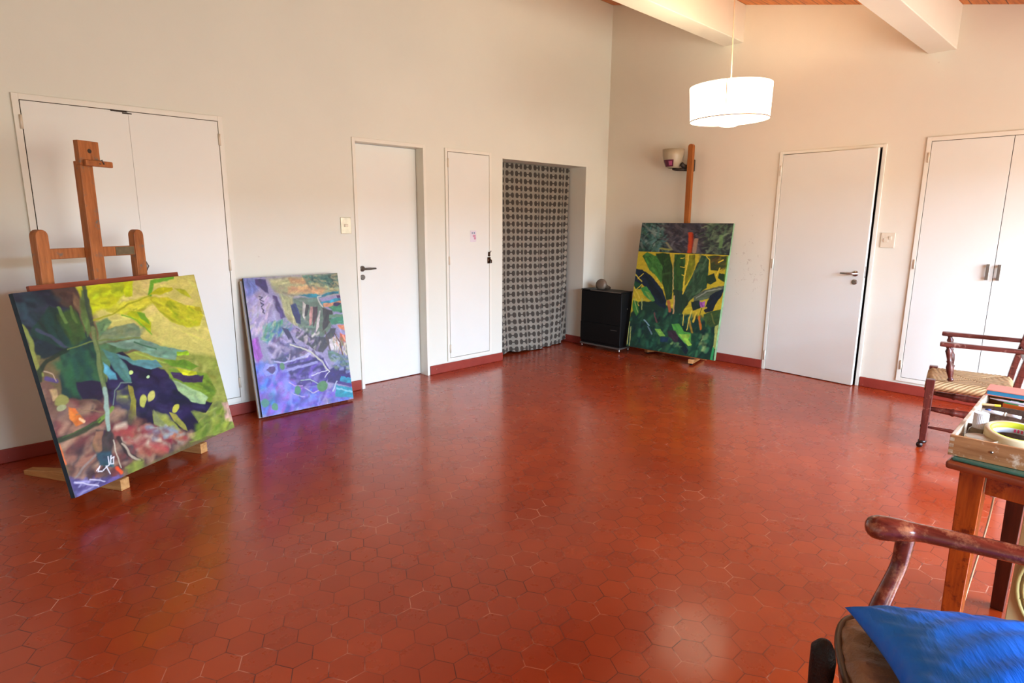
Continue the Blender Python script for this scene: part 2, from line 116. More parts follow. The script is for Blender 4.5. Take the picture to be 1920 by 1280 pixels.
def floor_mat():
    t = NT('red_hexagonal_tile'); co = t.coord()
    S = .112
    sx = t.n('ShaderNodeSeparateXYZ'); t.l(co, sx.inputs[0])
    # hexagons with corners along x: p = (y, x)/S, shifted so every value is positive
    px = t.math('ADD', t.math('DIVIDE', sx.outputs[1], S), 200.5 + 3.557/S - math.floor(3.557/S))
    py = t.math('ADD', t.math('DIVIDE', sx.outputs[0], S), math.sqrt(3)*100 + math.sqrt(3)*.5 + (4.042/S) % math.sqrt(3))
    R = math.sqrt(3)
    def lat(ox, oy):
        ax = t.math('SUBTRACT', t.math('MODULO', t.math('SUBTRACT', px, ox), 1.), .5)
        ay = t.math('SUBTRACT', t.math('MODULO', t.math('SUBTRACT', py, oy), R), R/2)
        return ax, ay
    a = lat(0, 0); b = lat(.5, R/2)
    da = t.math('ADD', t.math('MULTIPLY', a[0], a[0]), t.math('MULTIPLY', a[1], a[1]))
    db = t.math('ADD', t.math('MULTIPLY', b[0], b[0]), t.math('MULTIPLY', b[1], b[1]))
    sel = t.math('LESS_THAN', da, db)
    def pick(u, v):
        return t.math('ADD', t.math('MULTIPLY', u, sel), t.math('MULTIPLY', v, t.math('SUBTRACT', 1., sel)))
    gx = pick(a[0], b[0]); gy = pick(a[1], b[1])
    ax = t.math('ABSOLUTE', gx); ay = t.math('ABSOLUTE', gy)
    hd = t.math('MAXIMUM', ax, t.math('ADD', t.math('MULTIPLY', ax, .5), t.math('MULTIPLY', ay, R/2)))
    edge = t.math('SUBTRACT', .5, hd)                      # 0 on the joint
    idx = t.math('SUBTRACT', px, gx); idy = t.math('SUBTRACT', py, gy)
    cv = t.n('ShaderNodeCombineXYZ'); t.l(t.math('ROUND', t.math('MULTIPLY', idx, 2.)), cv.inputs[0])
    t.l(t.math('ROUND', t.math('MULTIPLY', idy, 2/R)), cv.inputs[1])
    wn = t.n('ShaderNodeTexWhiteNoise', noise_dimensions='2D'); t.l(cv.outputs[0], wn.inputs['Vector'])
    rnd = wn.outputs['Value']; rc = t.n('ShaderNodeSeparateColor'); t.l(wn.outputs['Color'], rc.inputs[0])
    big = t.noise(co, .9, 4, .6); mid = t.noise(co, 7, 5, .6); fine = t.noise(co, 70, 3, .6)
    col = t.mix(rnd, lin((156,57,19)), lin((172,68,23)))
    col = t.mix(t.math('MULTIPLY', t.ramp(big, [(.35, (0,0,0)), (.65, (1,1,1))]), .5), col, lin((132,42,22)))
    col = t.mix(t.math('MULTIPLY', mid, .35), col, lin((186,78,22)))
    w = t.math('ADD', .008, t.math('MULTIPLY', t.noise(co, 3.1, 3, .6), .024))
    joint = t.math('SUBTRACT', 1., t.math('DIVIDE', edge, w), clamp=True)
    jvar = t.ramp(t.noise(co, 4.5, 3, .7), [(.40, lin((84,30,24))), (.53, lin((84,42,40))), (.60, lin((205,150,125)))])
    jmask = t.math('MULTIPLY', t.math('GREATER_THAN', joint, .35), t.ramp(t.noise(co, 2.3, 4, .7), [(.36, (.35,)*3), (.60, (1,)*3)]))
    col = t.mix(jmask, col, jvar)
    spk = t.ramp(t.noise(co, 42, 2, .5), [(.79, (0,0,0)), (.81, (1,1,1))])
    col = t.mix(t.math('MULTIPLY', spk, .6), col, lin((215,180,160)))
    t.l(col, t.b.inputs['Base Color'])
    rough = t.math('ADD', .24, t.math('MULTIPLY', mid, .08)); rough = t.math('ADD', rough, t.math('MULTIPLY', jmask, .3))
    t.l(rough, t.b.inputs['Roughness']); t.b.inputs['Specular IOR Level'].default_value = .38; t.b.inputs['Coat Weight'].default_value = .42; t.b.inputs['Coat Roughness'].default_value = .13
    # each tile is laid with its own slight tilt and a domed face
    tilt = t.math('ADD', t.math('MULTIPLY', gx, t.math('SUBTRACT', rc.outputs[0], .5)), t.math('MULTIPLY', gy, t.math('SUBTRACT', rc.outputs[1], .5)))
    h = t.math('ADD', t.math('MULTIPLY', tilt, 1.7), t.math('MULTIPLY', t.math('MINIMUM', edge, .03), 9.))
    h = t.math('ADD', h, 0.)
    t.bump(h, .30, .0012)
    return t.m
M['floor'] = floor_mat()

def skirting_mat():
    t = NT('red_painted_skirting'); co = t.coord()
    n = t.noise(co, 8, 5, .65)
    col = t.mix(n, lin((128,48,40)), lin((168,74,58)))
    sp = t.ramp(t.noise(co, 30, 3, .6), [(.70, (0,0,0)), (.76, (1,1,1))])
    t.l(t.mix(t.math('MULTIPLY', sp, .5), col, lin((200,160,140))), t.b.inputs['Base Color'])
    t.b.inputs['Roughness'].default_value = .45; t.bump(n, .3, .004); return t.m
M['skirt'] = skirting_mat()

def plank_mat():
    t = NT('varnished_ceiling_planks'); co = t.coord()
    sx = t.n('ShaderNodeSeparateXYZ'); t.l(co, sx.inputs[0])
    g = t.noise(t.mapv(co, (1, 9, 9)), 5, 6, .65)
    col = t.ramp(g, [(.3, lin((170,92,32))), (.7, lin((226,146,64)))])
    ed = t.math('LESS_THAN', t.math('ABSOLUTE', t.math('SUBTRACT', t.math('MODULO', t.math('ADD', sx.outputs[1], 50.), .11), .055)), .003)
    t.l(t.mix(ed, col, lin((60,28,12))), t.b.inputs['Base Color']); t.b.inputs['Roughness'].default_value = .4
    return t.m
M['plank'] = plank_mat()

def paint_mat(name):
    t = NT(name)
    a = t.n('ShaderNodeVertexColor'); a.layer_name = 'paint'
    n = t.noise(t.coord(), 140, 4, .6)
    t.l(t.mix(t.math('MULTIPLY', n, .18), a.outputs[0], lin((30,30,30)), 'MIX'), t.b.inputs['Base Color'])
    t.b.inputs['Roughness'].default_value = .42; t.b.inputs['Specular IOR Level'].default_value = .4
    t.bump(t.noise(t.coord(), 90, 4, .6), .25, .002)
    return t.m
M['paint'] = paint_mat('oil_paint')
M['canvas'] = plain('raw_canvas_edge', (206,200,180), .8, var=.1)
M['canvas_dk'] = plain('painted_canvas_edge', (40,60,70), .7, var=.5, scale=20)
M['canvas_gr'] = plain('green_canvas_edge', (130,165,120), .7, var=.5, scale=20)
M['pine'] = wood('pine_strips', (150,105,60), (190,150,95), .6)
M['easel'] = wood('easel_beech', (142,84,40), (190,124,68), .45, worn=(120,110,96), wornamt=.15)
M['easel_lt'] = wood('easel_foot_wood', (176,122,66), (214,168,110), .5, 'Y')
M['easel_or'] = wood('orange_varnished_pole', (142,82,24), (174,108,40), .4)
M['redwood'] = wood('reddish_board', (116,50,28), (160,82,46), .5, 'X')
M['black'] = plain('black_enamel', (17,17,17), .5, var=.3, scale=5, spec=.3)
M['blackwheel'] = plain('black_rubber', (24,24,26), .6)
M['steel'] = plain('brushed_nickel', (170,166,160), .3, 1., var=.1)
M['greymetal'] = plain('dull_grey_metal', (120,116,108), .45, .6, var=.2)
M['brass'] = plain('dark_bronze', (82,60,40), .4, .7, var=.3)
M['ivory'] = plain('ivory_plastic', (222,214,192), .3, var=.03)
M['mirrorplate'] = plain('polished_switch_plate', (214,212,190), .18, .35, var=.35, scale=26)
M['paper'] = plain('white_paper', (222,216,222), .8)
M['pink'] = plain('pink_ink', (206,150,170), .8)
M['cord'] = plain('pale_cord', (214,196,164), .6)

def curtain_mat():
    t = NT('barbell_print_cloth'); uv = t.coord('UV')
    sx = t.n('ShaderNodeSeparateXYZ'); t.l(uv, sx.inputs[0])
    u = t.math('DIVIDE', sx.outputs[0], .066); v = t.math('DIVIDE', sx.outputs[1], .0745)
    fu = t.math('SUBTRACT', t.math('FRACT', u), .5); fv = t.math('SUBTRACT', t.math('FRACT', v), .5)
    e = t.math('ADD', t.math('POWER', t.math('DIVIDE', t.math('ABSOLUTE', fu), .33), 2.4), t.math('POWER', t.math('DIVIDE', t.math('ABSOLUTE', fv), .37), 2.4))
    oval = t.math('LESS_THAN', e, 1.)
    par = t.math('LESS_THAN', t.math('ABSOLUTE', t.math('SUBTRACT', t.math('FRACT', t.math('MULTIPLY', u, .5)), .5)), .30)
    bar = t.math('MULTIPLY', par, t.math('LESS_THAN', t.math('ABSOLUTE', fv), .08))
    m = t.math('MAXIMUM', oval, bar)
    n = t.noise(t.coord(), 30, 3)
    base = t.mix(n, lin((126,122,108)), lin((158,152,138)))
    t.l(t.mix(t.math('MULTIPLY', m, .9), base, lin((52,44,36))), t.b.inputs['Base Color'])
    t.b.inputs['Roughness'].default_value = .85; t.b.inputs['Sheen Weight'].default_value = .2
    return t.m
M['curtain'] = curtain_mat()

def shade_mat(name, strength, c=(255,236,205)):
    t = NT(name)
    t.b.inputs['Base Color'].default_value = (*lin((250,244,232)), 1); t.b.inputs['Roughness'].default_value = .8
    t.b.inputs['Emission Color'].default_value = (*lin(c), 1); t.b.inputs['Emission Strength'].default_value = strength
    return t.m
M['shade'] = shade_mat('lit_linen_shade', 3.6, (255,232,200))
M['diffuser'] = shade_mat('lit_diffuser_cloth', 3.6, (255,232,200))
M['trim'] = plain('brown_shade_trim', (150,104,66), .7)
M['ceramic'] = plain('grey_glazed_ceramic', (176,166,140), .4, var=.12)
M['plum'] = plain('plum_painted_glaze', (96,34,60), .35, var=.2); M['rose'] = plain('rose_painted_glaze', (166,88,122), .35)
M['iron'] = plain('dark_iron', (66,58,50), .55, .3, var=.3)

M['mahog'] = wood('mahogany', (66,26,22), (112,52,42), .32, coat=.25, worn=(168,120,100), wornamt=.2)
M['mahog_y'] = wood('mahogany_long', (70,30,26), (120,60,50), .32, 'Y', coat=.25, worn=(170,130,115), wornamt=.3)
M['armwood'] = wood('worn_highlit_armrest_wood', (92,32,28), (142,66,48), .24, 'Y', coat=.6, worn=(190,128,92), wornamt=.9)  # wear made paler and wider, painting in the arm's highlight
M['armdark'] = wood('dark_carved_wood', (26,15,13), (52,28,24), .35, 'Z', coat=.3)
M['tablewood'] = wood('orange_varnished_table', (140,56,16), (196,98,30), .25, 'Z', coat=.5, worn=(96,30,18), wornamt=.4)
M['tabledark'] = wood('shaded_table_wood', (66,22,14), (104,40,24), .3, 'Z', coat=.3)  # darker copy of the table wood, with shade put into the colour
M['tabletop'] = wood('table_edge_wood', (110,44,24), (160,84,48), .3, 'Y', coat=.3)
M['boxwood'] = wood('raw_box_wood', (150,100,58), (196,148,98), .65, 'Y', worn=(222,205,180), wornamt=.25)
M['boxedge'] = wood('paint_spotted_box_rim', (170,140,105), (214,196,168), .7, 'X', worn=(236,230,216), wornamt=.9)
M['boxin'] = wood('stained_box_inside', (74,54,44), (122,92,72), .8, 'X', worn=(150,130,110), wornamt=.3)
def rush_mat():
    t = NT('woven_rush'); co = t.coord()
    w = t.n('ShaderNodeTexWave', wave_type='BANDS', bands_direction='DIAGONAL'); w.inputs['Scale'].default_value = 22
    w.inputs['Distortion'].default_value = 1.5; w.inputs['Detail'].default_value = 2; t.l(co, w.inputs[0])
    n = t.noise(co, 14, 5, .7)
    c = t.mix(n, lin((178,140,92)), lin((226,200,156)))
    c = t.mix(t.math('MULTIPLY', t.math('SUBTRACT', 1., w.outputs[1]), .7), c, lin((120,86,50)))
    t.l(c, t.b.inputs['Base Color']); t.b.inputs['Roughness'].default_value = .7; t.bump(w.outputs[1], .6, .004); return t.m
M['rush'] = rush_mat()
def leather_mat():
    t = NT('cracked_brown_leather'); co = t.coord()
    n = t.noise(co, 7, 6, .6); n2 = t.noise(co, 26, 5, .65)
    t.l(t.ramp(n, [(.3, lin((112,84,58))), (.55, lin((150,116,82))), (.75, lin((178,146,112)))]), t.b.inputs['Base Color'])
    t.b.inputs['Roughness'].default_value = .34; t.bump(t.math('ADD', n, t.math('MULTIPLY', n2, .4)), .7, .02); return t.m
M['leather'] = leather_mat()
M['piping'] = plain('olive_leather_piping', (92,76,54), .35, var=.2)
def satin_mat():
    t = NT('blue_satin'); co = t.coord()
    n = t.noise(co, 5, 4, .6)
    t.l(t.mix(n, lin((0,100,240)), lin((18,146,255))), t.b.inputs['Base Color'])
    t.b.inputs['Roughness'].default_value = .42; t.b.inputs['Sheen Weight'].default_value = .05; t.b.inputs['Specular IOR Level'].default_value = .25
    t.b.inputs['Sheen Tint'].default_value = (*lin((150,190,255)), 1)
    t.bump(t.noise(t.mapv(co, (1, 5, 1)), 7, 4, .6), .35, .012); return t.m
M['satin'] = satin_mat()
M['cream'] = plain('cream_fan_plastic', (198,188,140), .4, var=.06)
M['creamd'] = plain('cream_grille', (186,176,116), .4)
M['label_k'] = plain('black_plastic', (20,20,22), .4)
M['tape'] = plain('masking_tape', (222,208,168), .6, var=.08); M['tapein'] = plain('yellow_core_print', (206,208,52), .6)
M['core'] = plain('white_card_core', (230,226,238), .6); M['red'] = plain('red_plastic', (196,36,40), .35)
M['redink'] = plain('red_print', (214,70,110), .6)
M['whitep'] = plain('white_plastic', (232,234,238), .3, var=.03); M['bluep'] = plain('blue_print', (60,90,160), .5)
M['greenp'] = plain('green_print', (40,150,84), .5); M['orangep'] = plain('orange_card', (220,110,40), .6)
M['yellow'] = plain('yellow_paint', (228,206,60), .4); M['rawpencil'] = plain('pencil_wood', (206,168,120), .5)
M['salmon'] = plain('salmon_cover', (226,140,120), .6); M['cyan'] = plain('turquoise_page_edge', (60,140,176), .5)
M['navy'] = plain('navy_tin', (24,30,52), .3, .2); M['tinlid'] = plain('pale_tin_lid', (196,186,160), .35, .5, var=.15)
def glass(name, c, rough=.03, tr=1.):
    t = NT(name); t.b.inputs['Base Color'].default_value = (*lin(c), 1); t.b.inputs['Roughness'].default_value = rough
    t.b.inputs['Transmission Weight'].default_value = tr; t.b.inputs['IOR'].default_value = 1.45; return t.m
M['jar'] = glass('cloudy_jar_glass', (226,220,190), .08, .8)
M['tglass'] = glass('green_table_glass', (96,150,128), .05, .45)

# ------------------------------------------------------------------ mesh helpers
def link(name, bm, mat, parent=None, smooth=False, bevel=0., seg=2):
    me = bpy.data.meshes.new(name); bmesh.ops.recalc_face_normals(bm, faces=bm.faces)
    bm.to_mesh(me); bm.free()
    o = bpy.data.objects.new(name, me); COL.objects.link(o)
    for m in (mat if isinstance(mat, (list, tuple)) else [mat]): me.materials.append(m)
    if smooth:
        for p in me.polygons: p.use_smooth = True
    if bevel:
        b = o.modifiers.new('bevel', 'BEVEL'); b.width = bevel; b.segments = seg; b.limit_method = 'ANGLE'
        for p in me.polygons: p.use_smooth = True
        w = o.modifiers.new('wn', 'WEIGHTED_NORMAL'); w.keep_sharp = True
    if parent is not None: o.parent = parent
    return o
def empty(name, loc, rz=0., label=None, cat=None, group=None):
    o = bpy.data.objects.new(name, None); COL.objects.link(o); o.location = loc; o.rotation_euler = (0, 0, rz)
    o.empty_display_size = .1
    tag(o, label, cat, group); return o
def tag(o, label=None, cat=None, group=None, kind=None):
    if label: o['label'] = label
    if cat: o['category'] = cat
    if group: o['group'] = group
    if kind: o['kind'] = kind
    return o
def box(bm, x0, x1, y0, y1, z0, z1, mi=0, M4=None):
    vs = [V((x, y, z)) for x in (x0, x1) for y in (y0, y1) for z in (z0, z1)]
    if M4 is not None: vs = [M4 @ v for v in vs]
    v = [bm.verts.new(p) for p in vs]
    for f in ((0,1,3,2), (4,6,7,5), (0,4,5,1), (2,3,7,6), (0,2,6,4), (1,5,7,3)):
        fc = bm.faces.new([v[i] for i in f]); fc.material_index = mi
    return v
def beam(bm, a, b, w, d, up=(0,0,1), w2=None, d2=None, mi=0):
    """square bar from a to b; w along side, d along the other; may taper"""
    a = V(a); b = V(b); t = (b-a).normalized(); u = V(up)
    s = t.cross(u)
    if s.length < 1e-4: s = t.cross(V((1,0,0)))
    s.normalize(); n = s.cross(t)
    w2 = w if w2 is None else w2; d2 = d if d2 is None else d2
    r1 = [bm.verts.new(a + s*x*w/2 + n*y*d/2) for x, y in ((-1,-1),(1,-1),(1,1),(-1,1))]
    r2 = [bm.verts.new(b + s*x*w2/2 + n*y*d2/2) for x, y in ((-1,-1),(1,-1),(1,1),(-1,1))]
    for i in range(4): bm.faces.new((r1[i], r1[(i+1)%4], r2[(i+1)%4], r2[i])).material_index = mi
    bm.faces.new(r1[::-1]).material_index = mi; bm.faces.new(r2).material_index = mi
def tube(bm, pts, rad, n=12, sq=(1,1), cap=True, mi=0, up=None):
    pts = [V(p) for p in pts]; rads = rad if isinstance(rad, (list, tuple)) else [rad]*len(pts)
    rings = []; s = None
    for i, p in enumerate(pts):
        t = (pts[min(i+1, len(pts)-1)] - pts[max(i-1, 0)]).normalized()
        if s is None:
            s = t.cross(V(up) if up else V((0,0,1)))
            if s.length < 1e-3: s = t.cross(V((1,0,0)))
        s = (s - t*s.dot(t)).normalized(); b = s.cross(t)
        rings.append([bm.verts.new(p + (s*math.cos(2*PI*k/n)*sq[0] + b*math.sin(2*PI*k/n)*sq[1])*rads[i]) for k in range(n)])
    for a, b in zip(rings, rings[1:]):
        for k in range(n): bm.faces.new((a[k], a[(k+1)%n], b[(k+1)%n], b[k])).material_index = mi
    if cap: bm.faces.new(rings[0][::-1]).material_index = mi; bm.faces.new(rings[-1]).material_index = mi
def lathe(bm, prof, n=32, c=(0,0,0), cap=True, mi=0, M4=None):
    rings = []
    for r, z in prof:
        ring = []
        for k in range(n):
            p = V((c[0]+r*math.cos(2*PI*k/n), c[1]+r*math.sin(2*PI*k/n), c[2]+z))
            ring.append(bm.verts.new(M4 @ p if M4 is not None else p))
        rings.append(ring)
    for a, b in zip(rings, rings[1:]):
        for k in range(n): bm.faces.new((a[k], a[(k+1)%n], b[(k+1)%n], b[k])).material_index = mi
    if cap: bm.faces.new(rings[0][::-1]).material_index = mi; bm.faces.new(rings[-1]).material_index = mi
def prism(bm, poly, h0, h1, ax='Z', mi=0):
    def P(u, v, h): return {'Z': (u, v, h), 'X': (h, u, v), 'Y': (u, h, v)}[ax]
    a = [bm.verts.new(P(u, v, h0)) for u, v in poly]; b = [bm.verts.new(P(u, v, h1)) for u, v in poly]
    k = len(poly)
    bm.faces.new(a[::-1]).material_index = mi; bm.faces.new(b).material_index = mi
    for i in range(k): bm.faces.new((a[i], a[(i+1)%k], b[(i+1)%k], b[i])).material_index = mi
def B(*boxes):
    bm = bmesh.new()
    for b in boxes: box(bm, *b)
    return bm
def spline(pts, n=8):
    pts = [V(p) for p in pts]; P = [pts[0]] + pts + [pts[-1]]; out = []
    for i in range(1, len(P)-2):
        for k in range(n):
            t = k/n; a, b, c, d = P[i-1], P[i], P[i+1], P[i+2]
            out.append(.5*((2*b)+(c-a)*t+(2*a-5*b+4*c-d)*t*t+(3*b-a-3*c+d)*t**3))
    out.append(pts[-1]); return out

# ------------------------------------------------------------------ camera
F = 1136.48; pitch = math.radians(11.21316); roll = math.radians(.324046); yaw = math.radians(46.17647)
fw = V((math.cos(pitch)*math.cos(yaw), math.cos(pitch)*math.sin(yaw), -math.sin(pitch)))
r0 = V((math.sin(yaw), -math.cos(yaw), 0)); u0 = r0.cross(fw)
rr = math.cos(roll)*r0 + math.sin(roll)*u0; uu = -math.sin(roll)*r0 + math.cos(roll)*u0
cd = bpy.data.cameras.new('camera'); cam = bpy.data.objects.new('camera', cd); COL.objects.link(cam)
cam.matrix_world = Matrix(((rr.x, uu.x, -fw.x, -5.817), (rr.y, uu.y, -fw.y, -4.483), (rr.z, uu.z, -fw.z, 1.41), (0,0,0,1)))
cd.sensor_width = 36; cd.lens = F/1920*36; cd.clip_start = .02
scene.camera = cam

# ------------------------------------------------------------------ room shell
XL, YR = -7.2, -6.6                    # left wall and rear wall planes
def roof(y): return 3.747 + .2262*y    # the roof falls towards the rear wall
S = 'structure'
tag(link('floor', B((XL-.2, .9, YR-.2, 1.0, -.12, 0)), M['floor']), kind=S)
# back-left wall (y = 0) with a door recess and a curtained alcove
ztop = 3.95
bm = B((XL-.2, -3.283, 0, .30, 0, ztop), (-3.283, -2.575, 0, .30, 2.055, ztop), (-2.575, -1.655, 0, .30, 0, ztop),
       (-1.655, -.385, 0, .30, 2.006, ztop), (-.385, .2, 0, .30, 0, ztop))
tag(link('wall_left', bm, M['wall']), kind=S)
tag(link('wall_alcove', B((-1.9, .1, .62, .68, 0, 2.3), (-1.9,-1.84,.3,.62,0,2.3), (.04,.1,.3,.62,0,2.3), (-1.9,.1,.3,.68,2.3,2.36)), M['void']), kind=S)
# right wall (x = 0) with the door opening
bm = bmesh.new()
def yz(poly, x0=0., x1=.2): prism(bm, poly, x0, x1, 'X')
yz([(0,0), (-2.015,0), (-2.015,roof(-2.015)+.05), (0,roof(0)+.05)])
yz([(-2.015,2.03), (-2.835,2.03), (-2.835,roof(-2.835)+.05), (-2.015,roof(-2.015)+.05)])
yz([(-2.835,0), (YR-.2,0), (YR-.2,roof(YR-.2)+.05), (-2.835,roof(-2.835)+.05)])
tag(link('wall_right', bm, M['wall_b']), kind=S)
tag(link('wall_passage', B((.5, .56, -3.0, -1.8, 0, 2.2), (.2,.56,-3.0,-2.95,0,2.2), (.2,.56,-1.85,-1.8,0,2.2), (.2,.56,-3.0,-1.8,2.2,2.26)), M['void']), kind=S)
# wall on the far left, out of frame
bm = bmesh.new(); prism(bm, [(0,0), (YR-.2,0), (YR-.2,roof(YR-.2)+.05), (0,roof(0)+.05)], XL-.2, XL, 'X')
tag(link('wall_side', bm, M['wall']), kind=S)
# rear wall behind the camera with the wide glazed doors
bm = B((XL, -5.2, YR-.2, YR, 0, 2.3), (-.5, 0, YR-.2, YR, 0, 2.3), (-5.2, -.5, YR-.2, YR, 2.1, 2.3), (-5.2,-.5,YR-.2,YR,0,.08))
tag(link('wall_rear', bm, M['wall']), kind=S)
bm = bmesh.new()
for x in (-5.17, -4.03, -2.85, -1.67, -.53): box(bm, x-.03, x+.03, YR-.13, YR-.07, .08, 2.1)
box(bm, -5.2, -.5, YR-.13, YR-.07, .08, .14); box(bm, -5.2, -.5, YR-.13, YR-.07, 2.04, 2.1)
w1 = tag(link('window_1', bm, M['frame']), kind=S)
# sloping plank ceiling
bm = bmesh.new(); prism(bm, [(.3, roof(.3)), (YR-.3, roof(YR-.3)), (YR-.3, roof(YR-.3)+.1), (.3, roof(.3)+.1)], XL-.2, .2, 'X')
tag(link('ceiling', bm, M['plank']), kind=S)
# two white beams
for i, (ya, yb, zb) in enumerate(((-1.349, -1.548, 3.072), (-3.066, -3.252, 2.700), (-4.9, -5.1, 2.34))):
    bm = bmesh.new(); prism(bm, [(ya, zb), (yb, zb), (yb, roof(yb)), (ya, roof(ya))], XL, 0, 'X')
    tag(link('trim_%d' % (i+1), bm, M['wall_b'], bevel=.006), kind=S)
# skirting
def skirt(name, boxes): tag(link(name, B(*boxes), M['skirt'], bevel=.006), kind=S)
skirt('baseboard_left', [(XL, -3.290, -.014, .0, 0, .085), (-2.570, -1.655, -.014, 0, 0, .085), (-.385, 0, -.014, 0, 0, .085), (-.399, -.385, -.014, .30, 0, .085)])
skirt('baseboard_right', [(-.014, 0, -1.985, -.014, 0, .085), (-.014, 0, YR, -2.865, 0, .085)])

# ---- door 1: plain flush door set back in its opening
d = bmesh.new()
box(d, -3.283, -3.255, -.010, .12, 0, 2.055); box(d, -2.603, -2.575, -.010, .12, 0, 2.055); box(d, -3.255, -2.603, -.010, .12, 2.025, 2.055)
d1 = tag(link('door_1', d, M['frame'], bevel=.002), kind=S)
lf = link('door_leaf', B((-3.252, -2.606, .10, .14, .006, 2.022)), M['door'], d1, bevel=.002)
def lever(parent, o, side, ax, out, rose=True, mat='brass'):
    """lever handle: o = rose centre, side = +-1 direction of the lever along ax, out = outward normal"""
    o = V(o); ax = V(ax); out = V(out)
    bm = bmesh.new()
    Mx = Matrix.Translation(o) @ out.to_track_quat('Z', 'Y').to_matrix().to_4x4()
    lathe(bm, [(.024,0), (.024,.006), (.020,.009), (.009,.010), (.009,.045)], 20, M4=Mx)
    tube(bm, [o+out*.042-ax*side*.008, o+out*.044+ax*side*.05, o+out*.040+ax*side*.11], [.009,.010,.007], 10)
    h = link('door_handle', bm, M[mat], parent, True)
    bm = bmesh.new(); Mx = Matrix.Translation(o - V((0,0,.072))) @ out.to_track_quat('Z', 'Y').to_matrix().to_4x4()
    lathe(bm, [(.022,0), (.022,.007), (.016,.010)], 20, M4=Mx)
    box(bm, -.002, .002, -.009, .009, .010, .014, M4=Mx)
    link('keyhole', bm, M[mat], parent, False)
lever(d1, (-3.176, .10, 1.010), 1, (1,0,0), (0,-1,0), mat='greymetal')
# ---- door 2: standing slightly ajar in the right wall
d = bmesh.new()
box(d, -.012, .13, -2.018, -1.988, 0, 2.05); box(d, -.012, .13, -2.862, -2.832, 0, 2.05); box(d, -.012, .13, -2.832, -2.018, 2.025, 2.05)
d2 = tag(link('door_2', d, M['frame'], bevel=.002), kind=S)
piv = V((-.008, -2.021, 0)); ang = -math.radians(4.6)
R = Matrix.Translation(piv) @ Matrix.Rotation(ang, 4, 'Z')
bm = bmesh.new(); box(bm, -.0, .036, -.802, 0, .006, 2.02, M4=R)
lf = link('door_leaf', bm, M['door'], d2, bevel=.002)
axd = (R.to_3x3() @ V((0,1,0))); outd = (R.to_3x3() @ V((-1,0,0)))
lever(d2, R @ V((0, -.735, .985)), 1, axd, outd, mat='steel')
bm = bmesh.new(); box(bm, .010, .026, -.8035, -.800, .95, 1.05, M4=R); link('lock_plate', bm, M['steel'], d2)
def hinges(parent, pts, along, out, mat='frame', r=.007, L=.09):
    for p in pts:
        bm = bmesh.new(); p = V(p); tube(bm, [p-V((0,0,L/2)), p+V((0,0,L/2))], r, 10)
        link('hinge', bm, M[mat], parent, True)
hinges(d2, [(-.016, -2.012, z) for z in (.14, 1.03, 1.88)], 0, 0)

# ------------------------------------------------------------------ built-in cupboards
def cupboard(name, label, wall, a0, a1, z0, z1, leaves, hing, mid=.004, fr=.032, gap=.004):
    """a0,a1 outer frame span along the wall; wall 'A' (y=0) or 'B' (x=0)"""
    def bx(bm, u0, u1, d0, d1, zz0, zz1):
        if wall == 'A': box(bm, u0, u1, -d1, -d0, zz0, zz1)
        else: box(bm, -d1, -d0, u0, u1, zz0, zz1)
    c = (a0+a1)/2
    t = empty(name, (c, 0, z0) if wall == 'A' else (0, c, z0), 0, label, 'cupboard')
    off = V(t.location)
    def L(nm, bm, mat, par=t, **k):
        o = link(nm, bm, mat, par, **k)
        o.location = -off if par is t else V((0,0,0)); return o
    bm = bmesh.new(); bx(bm, a0+.004, a1-.004, .0005, .003, z0+.004, z1-.004); L('gap_backing', bm, M['gap'])  # dark sheet paints the shade in the gaps round the doors
    bm = bmesh.new()
    bx(bm, a0, a0+fr, .0, .014, z0, z1); bx(bm, a1-fr, a1, .0, .014, z0, z1)
    bx(bm, a0+fr, a1-fr, .0, .014, z1-fr, z1); bx(bm, a0+fr, a1-fr, .0, .014, z0, z0+fr)
    L('frame', bm, M['frame'], bevel=.0015)
    n = leaves; wd = (a1-a0-2*fr)/n
    doors = []
    for i in range(n):
        u0 = a0+fr+i*wd+(gap if i == 0 else mid/2); u1 = a0+fr+(i+1)*wd-(gap if i == n-1 else mid/2)
        bm = bmesh.new(); bx(bm, u0, u1, .004, .014, z0+fr+gap, z1-fr-gap)
        doors.append(L('door', bm, M['door'], bevel=.001))
    for (u, z, di) in hing:
        bm = bmesh.new(); p = V((u, -.017, z)) if wall == 'A' else V((-.017, u, z))
        tube(bm, [p-V((0,0,.038)), p+V((0,0,.038))], .008, 10); L('hinge', bm, M['ivory'], doors[di], smooth=True)
    return t, doors, L
cupL, dl, Lf = cupboard('wall_cupboard', 'wide white double-door built-in wall cupboard behind the tall easel, left end of room', 'A', -5.367, -4.252, .102, 2.092, 2,
    [(-5.337, 1.94, 0), (-4.284, 1.94, 1), (-4.284, 1.096, 1), (-4.284, .245, 1), (-5.337,.30,0)], mid=.0008)
bm = bmesh.new(); box(bm, -4.90, -4.815, -.017, -.0, 2.050, 2.060); box(bm, -4.84,-4.79,-.018,0,2.042,2.048); Lf('catch', bm, M['gap'])
cupN, dn, Ln = cupboard('wall_cupboard', 'narrow white single-door wall cupboard between recessed door and curtained alcove', 'A', -2.366, -1.812, .100, 2.048, 1,
    [(-2.337, 1.92, 0), (-2.337, 1.05, 0), (-2.337, .22, 0)], fr=.028)
bm = bmesh.new(); box(bm, -1.868, -1.830, -.020, -.013, 1.005, 1.065); tube(bm, [(-1.850,-.022,1.075), (-1.850,-.022,1.115)], .011, 10)
tube(bm, [(-1.846,-.028,1.045), (-1.842,-.045,1.035), (-1.842,-.045,1.01)], .006, 8); tube(bm, [(-1.848,-.022,1.1),(-1.825,-.024,1.125)], .003, 6)
Ln('latch', bm, M['brass'], dn[0], smooth=True)
